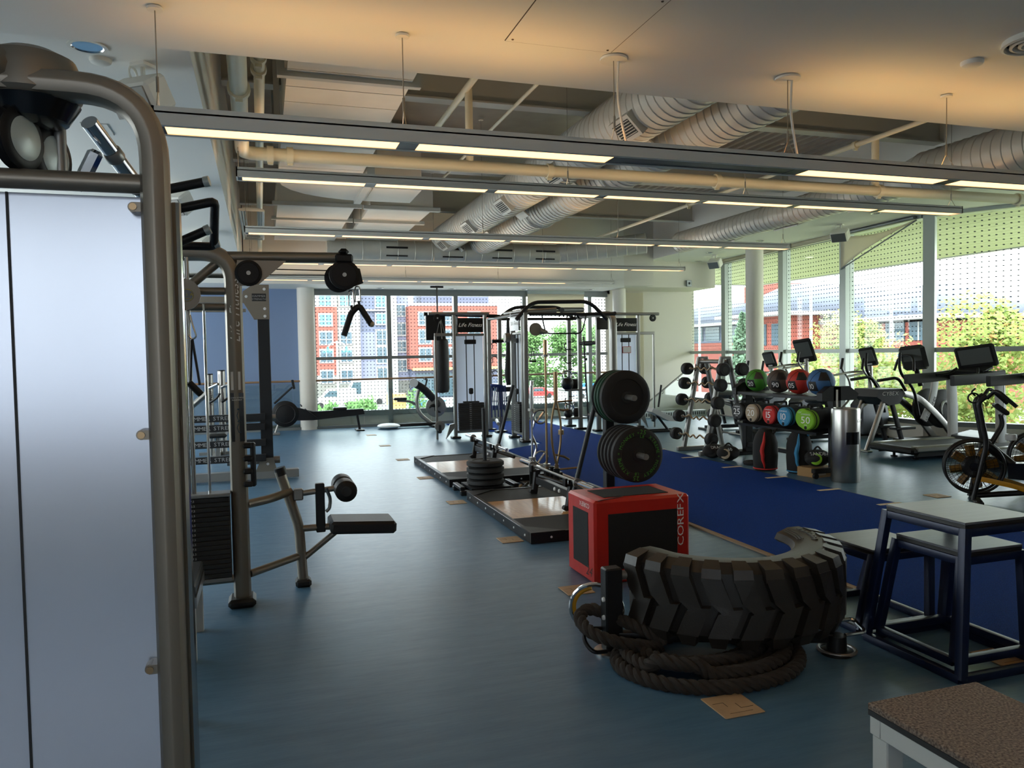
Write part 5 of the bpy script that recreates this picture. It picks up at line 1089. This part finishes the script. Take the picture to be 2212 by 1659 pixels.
t = thing('spin_bike','grey spin bike with a swirl flywheel and silver base by the far railing','spin bike',(0,17.3,0),0)
B().bb(2.5,3.75,-.06,.06,.03,.1,.02).build('base_beam','black_metal',t); B().ball((2.65,0,.06),(.26,.3,.06)).build('rear_foot','light_plastic',t); B().bb(3.6,3.72,-.28,.28,0,.05,.02).build('front_foot','black_metal',t)
B().tube(rp([(3.62,0,.08),(3.35,0,.3),(3.28,0,.6),(3.36,0,.9)],.2),.045,12).tube(rp([(3.3,0,.5),(3.15,0,.6),(2.85,0,.62)],.1),.03,10).build('frame','steel_grey',t)
g = B().lathe([(0,-.03),(.2,-.03),(.235,-.02),(.235,.02),(.2,.03),(0,.03)],(3.74,0,.45),(0,-1,0),32).build('flywheel','steel_grey',t)
for k in range(3): B().tube([V((3.74,-.034,.45))+V((cos(k*2.094+a*1.2)*.055*a*3,0,sin(k*2.094+a*1.2)*.055*a*3)) for a in (.1,.4,.7,1.0)],[.035,.04,.03,.01],8).build('swirl_cutout','black_plastic',g)
B().tube(rp([(3.2,0,1.05),(3.5,0,.85),(3.7,0,.62)],.1),[.09]*9,12).build('front_housing','black_plastic',t); B().lathe([(0,0),(.1,0),(.1,.02),(0,.02)],(3.22,-.09,1.02),(0,-1,0),20).build('crank_cover','light_plastic',t)
B().box((2.92,0,.66),(.3,.2,.06),None,.025).build('saddle','vinyl_black',t); B().tube(rp([(3.2,0,.95),(3.12,-.05,.84),(3.2,-.1,.82)],.03),.015,8).build('pedal_crank','light_plastic',t); B().tube([(3.5,0,.9),(3.55,0,1.08),(3.5,-.12,1.1)],.02,8).tube([(3.55,0,1.08),(3.5,.12,1.1)],.02,8).build('handlebar','black_plastic',t)

# ================================================================== CURL BAR RACK
t = thing('curl_bar_rack','grey A frame rack of fixed curl bars beside the turf','bar rack',(6.9,10.78,0),0)
for y in (-.33,.33):
    for s in (-1,1): B().tube([(s*.06,y,1.53),(s*.36,y,.06)],.03,rect=(.06,.07,.2),up=(0,1,0)).build('slanted_post','steel_grey',t)
    B().bb(-.48,.48,y-.04,y+.04,0,.07,.01).build('base_foot','steel_grey',t); B().bb(-.08,.08,y-.04,y+.04,1.50,1.54,.006).build('post_head','steel_grey',t)
for s in (-.05,.05): B().cyl((s,-.33,1.46),(s,.33,1.46),.032,n=12).build('top_tube','steel_grey',t)
rungs = ('top rung','second rung','third rung','fourth rung','lowest rung')
zs = (1.34,1.10,.83,.56,.27)
for i, z in enumerate(zs):
    for s in (-1,1):
        x = s*(.06+.3*(1.53-z)/1.47+.07)
        for y in (-.33,.33): B().bb(x-s*.055-.03,x-s*.055+.045 if s < 0 else x-s*.055+.03,y-.025,y+.025,z-.035,z-.018).build('bar_hook','black_metal',t)
def fixedbar(loc, ez, label, grp):
    t = thing('fixed_curl_bar' if ez else 'fixed_barbell', label, 'barbell', loc, 0, grp)
    for s in (-1,1):
        B().lathe([(0,0),(.085,0),(.1,.015),(.1,.1),(.085,.115),(0,.115)],(0,s*.47,0),(0,s,0),24).build('head','rubber',t); B().lathe([(.03,0),(.03,-.05),(.016,-.055)],(0,s*.47,0),(0,s,0),14).build('neck','chrome',t)
        B().lathe([(0,.117),(.045,.117),(.045,.11)],(0,s*.47,0),(0,s,0),16).build('head_cap','plate_grey',t)
    pts = [(0,-.45,0),(0,-.3,0),(0,-.2,.045),(0,-.09,-.03),(0,0,.03),(0,.09,-.03),(0,.2,.045),(0,.3,0),(0,.45,0)] if ez else [(0,-.45,0),(0,.45,0)]
    B().tube(rp(pts,.04,4) if ez else pts,.014,10).build('shaft','brass_bar' if ez else 'steel_grey',t)
for i, z in enumerate(zs):
    x = .06+.3*(1.53-z)/1.47+.07
    fixedbar((6.9-x,10.78,z),True,'black headed curl bar on the %s facing the turf' % rungs[i],'curl bars on the A frame rack'); fixedbar((6.9+x,10.78,z),False,'black headed straight bar on the %s facing the windows' % rungs[i],'straight bars on the A frame rack')

# ================================================================== BALL RACK
t = thing('ball_rack','black two shelf rack on castors holding medicine balls and power bags','ball rack',(6.85,8.9,0),0)
for y in (-.92,.92):
    B().bb(-.05,.07,y-.05,y+.05,.12,1.16,.006).build('post','black_metal',t); B().bb(-.32,.34,y-.04,y+.04,.07,.13,.01).build('base_foot','black_metal',t)
    for x in (-.28,.3): B().cyl((x,y-.02,.035),(x,y+.02,.035),.035,n=14).build('castor','black_plastic',t)
    fix(B().prism([(-.22,y-.05,.98),(.3,y-.05,.98),(.34,y-.05,1.06),(.2,y-.05,1.16),(-.1,y-.05,1.16),(-.22,y-.05,1.08)],(0,.1,0)).build('end_plate','black_metal',t))
B().bb(-.2,.28,-.87,.87,.985,1.03,.004).build('shelf','plate_grey',t); B().box((.03,0,.585),(.52,1.74,.035),Matrix.Rotation(radians(-6),3,'Y')).build('shelf','black_metal',t); B().bb(-.03,.05,-.88,.88,.2,.26).build('stretcher','black_metal',t)
B().bb(-.01,.02,-.974,-.97,.9,1.12).build('spec_label','white_print',t)
def medball(loc, r, m, pm, label, num, na=200, rot=0):
    t = thing('medicine_ball', label, 'medicine ball', loc, rot, 'medicine balls on the rack')
    B().ball((0,0,0),r,32,20).build('shell',m,t)
    def patch(az, el, da_, de, mm, nm='patch'):
        q = r*1.006
        def fn(u, v):
            a = radians(az+da_*(u-.5)*(1-.35*v)); e = radians(el+de*(v-.5)); return V((q*cos(e)*cos(a),q*cos(e)*sin(a),q*sin(e)))
        return B().grid(fn,8,6).build(nm,mm,t)
    for k in range(3): patch(245-k*105,28,52,40,pm)
    patch(na,-18,58,44,'black_ball','number_patch')
    a, e = radians(na), radians(-18); n_ = V((cos(e)*cos(a),cos(e)*sin(a),sin(e))); rt = V((-sin(a),cos(a),0)); up_ = n_.cross(rt)
    lettering(num,.07,n_*r*1.012-up_*.03,rt,up_,None,0,.06).build('number','white_print',t)
    for k in range(2): B().torus((0,0,0),r*1.002,.003,(cos(k*1.6),sin(k*1.6),.5),36,4).build('seam','black_ball',t)
medball((6.87,9.60,1.03+.162),.162,'green_ball','brown_ball','green medicine ball with dark panels on the rack shelf','20',200)
medball((6.87,9.09,1.03+.165),.165,'brown_ball','black_ball','brown medicine ball between the green and red balls','90',215)
medball((6.88,8.68,1.03+.17),.17,'red_ball','black_ball','red medicine ball with a black number patch','05',195)
medball((6.87,8.24,1.03+.175),.175,'blue_ball','black_ball','blue medicine ball at the bin end of the shelf','10',190)
def powerbag(y, m, label, num, x=6.62, rz=0):
    t = thing('power_bag', label, 'power bag', (x,y,.735), rz, 'power bags on the lower rack shelf')
    B().lathe([(0,0),(.11,0),(.125,.015),(.125,.46),(.11,.475),(0,.475)],(0,0,0),(1,0,0),28).build('bag_body','black_fabric',t)
    B().lathe([(.126,.035),(.126,.0),(.112,-.012),(0,-.014)],(0,0,0),(1,0,0),28).build('end_cap',m,t)
    b = lettering(num,.088,(-.014,-.0,-.04),(0,-1,0),(0,0,1),None,0,.08,wide=1.2); lettering('COREBAG',.02,(-.014,0,.065),(0,-1,0),(0,0,1),b); lettering('KGS',.016,(-.014,0,-.068),(0,-1,0),(0,0,1),b); b.build('lettering','white_print',t)
    B().lathe([(0,-.016),(.022,-.016),(.022,-.014)],(0,0,-.095),(1,0,0),12).build('valve_mark','black_fabric',t)
    B().tube(rp([(.12,.03,.12),(.12,.03,.17),(.34,.03,.17),(.34,.03,.12)],.05),.014,8).build('carry_handle','black_fabric',t); B().lathe([(.128,.05),(.128,.09)],(0,0,0),(1,0,0),28).build('band',m,t)
powerbag(9.72,'plate_grey','dark grey ended power bag marked 25 at the far end of the shelf','25',6.62,.12); powerbag(9.38,'tan_fabric','tan ended power bag marked 20','20',6.62,.1)
powerbag(8.98,'red_fabric','red ended power bag marked 15','15',6.62,.1); powerbag(8.66,'blue_fabric','blue ended power bag marked 10','10',6.62,.1); powerbag(8.36,'lime_fabric','lime ended power bag half hidden behind another lime one','0',6.68,.1); powerbag(8.09,'lime_fabric','lime ended power bag marked 50 beside the bin','50',6.52,.2)
def upright_bag(loc, m, label, rz):
    t = thing('sand_bag', label, 'sand bag', loc, rz, 'upright black sand bags')
    B().lathe([(0,0),(.13,0),(.155,.03),(.165,.2),(.16,.38),(.13,.48),(.08,.56),(0,.58)],n=24).build('bag_body','black_fabric',t)
    B().tube([(-.11-.052*sin(pi*k/8),-.09-.01*k % .02,.03+.5*k/8) for k in range(9)],[.008,.014,.02,.026,.028,.026,.02,.014,.006],8).build('side_stripe',m,t); B().torus((0,0,.03),.153,.009,(0,0,1),28,6).build('piping',m,t)
    B().tube(rp([(.02,-.12,.5),(.1,-.12,.57),(.12,0,.5)],.04),.014,8).build('handle',m if m == 'blue_fabric' else 'black_fabric',t)
upright_bag((6.47,8.86,0),'red_fabric','upright black sand bag with a red stripe',.2); upright_bag((6.72,8.48,0),'blue_fabric','upright black sand bag with a blue stripe',.2)
def lowbag(loc, m, label, txt, rz=0):
    t = thing('sand_bag', label, 'sand bag', loc, rz, 'low round sand bags on the floor')
    B().ball((0,0,.11),(.18,.15,.11),20,12).build('bag_body','black_fabric',t); B().lathe([(0,.012),(.06,.01),(.075,0)],(-.12,-.075,.11),(-.8,-.5,.15),20).build('end_patch',m,t)
    lettering(txt,.045,(-.06,-.125,.16),(.8,-.5,0),(-.3,.2,.9),None,0,.08).build('lettering','white_print',t); B().tube(rp([(-.08,0,.2),(0,0,.27),(.08,0,.2)],.05),.012,8).build('handle','black_fabric',t)
lowbag((6.55,9.86,.0),'tan_fabric','low round black sand bag with a tan patch under the rack','60',.1); lowbag((6.48,10.15,0),'plate_grey','low round black sand bag beside the curl bar rack foot','DBAG',.3); lowbag((6.78,8.2,.12),'lime_fabric','low black sand bag with a lime patch on the cardboard box','SANDBAG',.2)
t = thing('cardboard_box','flat brown cardboard box under the lime sand bag','box',(6.78,8.2,0),.15)
B().bb(-.2,.2,-.15,.15,0,.12,.003).build('carton','cardboard',t); B().bb(-.15,-.02,-.152,-.15,.03,.1).build('carton_label','tan_fabric',t)
t = thing('waste_bin','round brushed steel litter bin with a black opening','bin',(6.80,7.72,0),0)
B().lathe([(.165,0),(.17,.01),(.17,.88),(.165,.9),(.14,.905),(.13,.88),(.13,.6)],n=40).build('bin_body','brushed_steel',t); b = B()
b.grid(lambda u, v: V((.1725*cos(radians(232+58*u)),.1725*sin(radians(232+58*u)),.47+.15*v)),10,2); b.build('opening_flap','black_gloss',t)
lettering('Cast',.035,(.06,-.171,.74),(1,.2,0),(0,0,1),None,.3).build('lettering','plate_grey',t)
tag(fix(B().lathe([(0,0),(.13,0),(.14,.03),(.12,.05),(.09,.03),(0,.03)],(6.62,9.35,.0),n=20).build('folded_mat','black_fabric')),'small folded black pad under the rack','pad')

# ================================================================== CARDIO MACHINES
t = thing('arc_trainer','silver and black arc trainer with an arching side beam by the window','arc trainer',(8.98,9.95,0),0)
for y in (-.22,.22):
    B().tube([(0,y,.02),(.36,y,.86)],.03,rect=(.07,.05,.2),up=(0,1,0)).build('rear_leg','brushed_steel',t)
    B().tube(rp([(.62,y,.92),(1.0,y,.84),(1.45,y,.5),(1.85,y,.06)],.4,8),.03,rect=(.1,.05,.3),up=(0,1,0)).build('arc_beam','brushed_steel',t)
    B().tube(rp([(.15,y*1.3,1.12),(.55,y*1.3,1.16),(.7,y*1.3,.95)],.1),.025,10).build('fixed_rail','vinyl_black',t)
    B().tube(rp([(.52,y*1.6,1.55),(.5,y*1.6,1.25),(.8,y*1.6,.98),(.9,y*1.6,.55)],.15),.022,10).build('moving_arm','black_plastic',t)
    B().tube([(.5,y*.8,.84),(.75,y*.8,.1)],.03,rect=(.07,.04,.2),up=(0,1,0)).build('drive_link','black_plastic',t); B().bb(.55,.95,y*.8-.08,y*.8+.08,.32,.36,.01).build('foot_plate','black_plastic',t)
B().bb(-.05,.05,-.3,.3,0,.03,.01).build('rear_foot','brushed_steel',t)
fix(B().prism([(.2,-.26,.98),(.66,-.26,.98),(.72,-.26,.9),(.6,-.26,.74),(.4,-.26,.72),(.16,-.26,.86)],(0,.52,0)).build('rear_cowl','plate_grey',t)); lettering('CYBEX',.06,(.42,-.262,.88),(1,0,0),(0,0,1),None,.15,.08,wide=1.2).build('lettering','white_print',t)
for y in (-.12,.12): B().lathe([(0,-.05),(.28,-.05),(.32,-.02),(.32,.02),(.28,.05),(0,.05)],(1.6,y*1.2,.62),(0,-1,0),36).build('drive_housing','plate_grey',t)
B().tube([V((1.6,-.2,.62))+V((.08*cos(a),0,.12*sin(a))) for a in [k*.5 for k in range(9)]],[.006,.012,.018,.02,.02,.02,.018,.012,.006],8).build('swirl_emblem','light_plastic',t)
B().tube(rp([(1.15,-.2,.45),(1.35,-.2,.8),(1.4,-.2,1.2)],.2),.03,rect=(.12,.04,.2),up=(0,1,0)).build('front_mast','light_plastic',t); lettering('ARC TRAINER',.05,(1.3,-.222,.62),(.45,0,.9),(-.9,0,.45),None,.1,.06).build('lettering','plate_grey',t)
B().bb(1.0,1.9,-.3,.3,.0,.12,.02).build('base_shroud','black_plastic',t)
g = B().box((1.15,0,1.46),(.1,.42,.42),Matrix.Rotation(radians(-18),3,'Y') @ Matrix.Rotation(radians(20),3,'Z'),.06).build('console','plate_grey',t); B().box((1.09,-.02,1.5),(.01,.3,.2),Matrix.Rotation(radians(-18),3,'Y') @ Matrix.Rotation(radians(20),3,'Z')).build('console_screen','screen',g)
B().tube([(1.2,0,1.3),(1.3,0,1.0)],.04,10).build('console_neck','black_plastic',t); B().tube(rp([(.95,-.2,1.25),(1.0,-.15,1.5),(1.0,.15,1.5),(.95,.2,1.25)],.12),.02,8).build('hand_loop','vinyl_black',t)

def elliptical(loc, label, h=1.5, scr=True, sc=1.0, rz=0):
    t = thing('elliptical_trainer', label, 'elliptical', loc, rz, 'elliptical trainers by the window')
    B().bb(-1.5,.25,-.05,.05,.03,.1,.01).build('base_rail','black_metal',t)
    for x in (-1.45,.2): B().bb(x-.05,x+.05,-.3,.3,0,.04,.01).build('foot_bar','black_metal',t)
    fix(B().prism([(-.2,-.16,.08),(.3,-.16,.08),(.38,-.16,.4),(.3,-.16,.72),(.05,-.16,.85),(-.2,-.16,.6)],(0,.32,0)).build('front_hull','lamp_dark',t))
    B().ball((-1.0,0,.72),(.3,.22,.09)).build('rear_hull','lamp_dark',t)
    B().tube([(.12,0,.8),(.1,0,h-.15)],.045,10).build('mast','steel_grey',t)
    M = Matrix.Rotation(radians(-22),3,'Y') @ Matrix.Rotation(radians(18),3,'Z')
    g = B().box((.06,0,h+.02),(.07,.3*sc,.36*sc),M,.03).build('console','black_plastic',t)
    B().box(V((.06,0,h+.02))+M @ V((-.038,0,.03)),(.006,.24*sc,.22*sc),M).build('console_screen','screen' if scr else 'plate_grey',g); B().box(V((.06,0,h+.02))+M @ V((-.04,.0,-.13*sc)),(.006,.1,.03),M).build('console_label','light_plastic',g)
    for y in (-.26,.26):
        B().tube(rp([(-.28,y,h+.0),(-.32,y,h-.2),(-.12,y,h-.4),(-.1,y,.7),(-.4,y*.8,.5)],.15),.02,10).build('moving_arm','steel_grey',t); B().tube([(-.28,y,h+.0),(-.32,y,h-.2)],.025,10).build('grip','vinyl_black',t)
        B().tube([(-1.25,y*.7,.62),(-.3,y*.7,.34)],.03,rect=(.05,.07,.3),up=(0,1,0)).build('stride_beam','steel_grey',t); B().bb(-.75,-.4,y*.7-.08,y*.7+.08,.44,.48,.015).build('pedal','black_plastic',t)
        B().tube([(-1.05,y*.8,.7),(-.9,y*.8,.1)],.03,rect=(.05,.06,.3),up=(0,1,0)).build('rear_strut','black_metal',t)
    B().tube(rp([(-.62,-.22,h-.32),(-.1,-.2,h-.25),(.05,0,h-.25),(-.1,.2,h-.25),(-.62,.22,h-.32)],.12),.02,10).build('fixed_rail','steel_grey',t)
elliptical((10.45,11.35,0),'elliptical trainer with a tall mast and curved arms next to the arc trainer',1.45)
elliptical((10.1,12.65,0),'elliptical trainer with the largest raised console behind the balls',1.58,True,1.35); elliptical((10.1,13.75,0),'elliptical trainer with a small console nearest the round column',1.4,True,.95)
def treadmill(loc, label, lightm):
    t = thing('treadmill', label, 'treadmill', loc, 0, 'treadmills facing the window')
    B().bb(0,1.75,-.27,.27,.17,.2).build('belt','rubber',t)
    for y in (-.36,.36): B().bb(-.02,1.75,y-.07,y+.07,.13,.215,.02).build('side_rail','steel_grey',t); B().bb(.05,1.7,y-.01,y+.01,.06,.13).build('frame_beam','black_metal',t)
    B().bb(-.1,.06,-.42,.42,.1,.2,.03).build('rear_cap','black_plastic',t); B().tube([(.18,-.2,.1),(.18,-.2,.02)],.02,8).lathe([(0,0),(.05,0),(.05,.012),(0,.015)],(.18,-.2,0),n=14).build('rear_foot','black_plastic',t); B().lathe([(0,0),(.05,0),(.05,.012),(.02,.02),(.02,.1)],(.18,.2,0),n=14).build('rear_foot','black_plastic',t)
    fix(B().prism([(1.45,-.4,.1),(2.1,-.4,.1),(2.12,-.4,.2),(1.9,-.4,.3),(1.5,-.4,.24)],(0,.8,0)).build('motor_hood','lamp_dark',t))
    for y in (-.42,.42): B().tube(rp([(1.56,y,.2),(1.55,y,.7),(1.52,y,1.16)],.3),.04,rect=(.16,.06,.3),up=(0,1,0)).build('upright',lightm,t); B().tube(rp([(.62,y,1.14),(1.2,y,1.16),(1.6,y,1.2)],.2),.04,rect=(.075,.15,.4),up=(0,0,1)).build('arm_rail','vinyl_black',t)
    B().bb(1.42,1.6,-.42,.42,1.12,1.26,.03).build('crossbar','black_plastic',t); B().box((1.5,0,1.28),(.24,.5,.05),Matrix.Rotation(radians(-20),3,'Y'),.015).build('control_deck','black_plastic',t)
    M = Matrix.Rotation(radians(-20),3,'Y') @ Matrix.Rotation(radians(24),3,'Z'); g = B().box((1.55,0,1.47),(.07,.56,.36),M,.03).build('console','black_plastic',t); B().box(V((1.55,0,1.47))+M @ V((-.037,0,.02)),(.006,.44,.24),M).build('console_screen','screen',g); B().box(V((1.55,0,1.47))+M @ V((-.039,0,-.145)),(.004,.06,.012),M).build('console_badge','light_plastic',g)
    for s in (-.18,.18): B().tube(rp([(1.38,s,1.3),(1.3,s*1.4,1.22),(1.1,s*1.7,1.2)],.06),.02,8).build('grip','vinyl_black',t)
    B().tube([(1.55,-.46,1.05),(1.55,-.46,.62)],.004,6).box((1.55,-.46,.6),(.02,.015,.05)).build('safety_cord','black_plastic',t)
    lettering('Life Fitness',.05,(1.05,-.431,.16),(1,0,0),(0,0,1),None,.3,.06).build('lettering','plate_grey',t)
treadmill((8.82,9.0,0),'black treadmill with a large slanted screen next to the arc trainer','light_plastic'); treadmill((9.02,7.75,0),'black treadmill behind the air bikes','steel_grey')

mat('amber_blade',(120,84,20),.5)
def airbike(loc, label, rz=0):
    """fan at the front (local -x)"""
    t = thing('air_bike', label, 'air bike', loc, rz, 'black and yellow air bikes')
    g = B().torus((0,-.07,.37),.275,.014,(0,1,0),40,8).torus((0,.07,.37),.275,.014,(0,1,0),40,8).build('fan_cage','black_metal',t)
    b = B()
    for k in range(36):
        a = k*pi/18; 
        for y in (-.075,.075): b.cyl((.05*cos(a),y,.37+.05*sin(a)),(.275*cos(a+.15),y*.95,.37+.275*sin(a+.15)),.0022,n=4)
    for r in (.1,.14,.18,.22,.25): b.torus((0,-.076,.37),r,.0022,(0,1,0),36,4)
    tag(b.build('cage_wires','black_metal',t),None,kind='stuff')
    for k in range(8):
        a = k*pi/4+.2; M = Matrix.Rotation(-a,3,'Y'); B().box(V((0,0,.37))+M @ V((.17,0,0)),(.11,.07,.06),M @ Matrix.Rotation(.5,3,'X')).build('fan_blade','amber_blade',t)
    B().lathe([(0,-.06),(.09,-.06),(.12,-.03),(.12,.03),(.09,.06),(0,.06)],(0,0,.37),(0,-1,0),28).build('fan_hub','black_metal',t); B().lathe([(0,0),(.045,0),(.045,.02),(0,.02)],(0,-.07,.37),(0,-1,0),20).build('hub_cap','black_gloss',t)
    for y in (-.13,.13):
        B().tube(rp([(-.02,y,.03),(.1,y,.62),(.02,y,1.06),(.1,y,1.12)],.08),.026,10).build('fork_arm','black_metal',t)
        B().tube(rp([(.1,y,1.1),(.16,y*1.6,1.18),(.2,y*1.9,1.16),(.34,y*2,1.02)],.06),.02,10).build('handle_arm','vinyl_black',t); B().tube(rp([(.24,y*.5,.92),(.26,y*.5,.82),(.16,y*.5,.62)],.05),.014,8).build('console_stay','black_metal',t)
        B().tube(rp([(.05,y*1.25,.26),(.35,y*1.25,.2),(.62,y*1.25,.1)],.1),.03,rect=(.05,.014,.3),up=(0,1,0)).build('yellow_link','yellow_paint',t)
    B().box((.24,0,.98),(.16,.2,.05),Matrix.Rotation(radians(40),3,'Y'),.015).build('monitor','black_plastic',t); B().tube(rp([(0,-.1,1.12),(-.04,-.1,1.16),(0,-.1,1.2)],.02),.01,6).torus((-.02,-.12,1.1),.05,.01,(0,1,0),16,6).build('bottle_holder','black_metal',t)
    B().tube([(.1,0,.62),(.45,0,.3),(1.0,0,.36)],.05,12).build('main_frame','black_metal',t); B().lathe([(.05,0),(.055,.03),(.05,.06),(.03,.062)],(.33,-.02,.66),n=20).build('resistance_knob','light_plastic',t)
    fix(B().prism([(.3,-.06,.42),(1.0,-.06,.44),(1.0,-.06,.3),(.6,-.06,.24),(.3,-.06,.26)],(0,.12,0)).build('chain_cover','black_gloss',t))
    B().torus((.72,-.09,.2),.14,.02,(0,1,0),32,8).build('chain_ring','yellow_paint',t); B().lathe([(0,-.01),(.13,-.01),(.13,.01),(0,.01)],(.72,-.09,.2),(0,-1,0),28).build('crank_disc','black_plastic',t); B().cyl((.72,-.1,.2),(.86,-.14,.08),.015,n=8).box((.88,-.2,.07),(.1,.1,.025)).build('pedal','steel_grey',t)
    for x in (.02,1.15): B().bb(x-.04,x+.04,-.3,.3,0,.05,.015).build('foot_bar','black_metal',t)
    B().tube([(.02,0,.06),(.5,0,.12),(1.15,0,.06)],.03,10).build('base_tube','black_metal',t); B().cyl((.95,0,.36),(.9,0,.85),.03,n=10).build('seat_post','black_metal',t); B().box((.93,0,.9),(.28,.24,.07),None,.03).build('saddle','vinyl_black',t)
airbike((7.12,6.2,0),'black air bike with yellow fan blades beside the plyo tables',radians(-42)); airbike((8.35,6.45,0),'black air bike with yellow fan blades close to the rear treadmill',radians(-42))
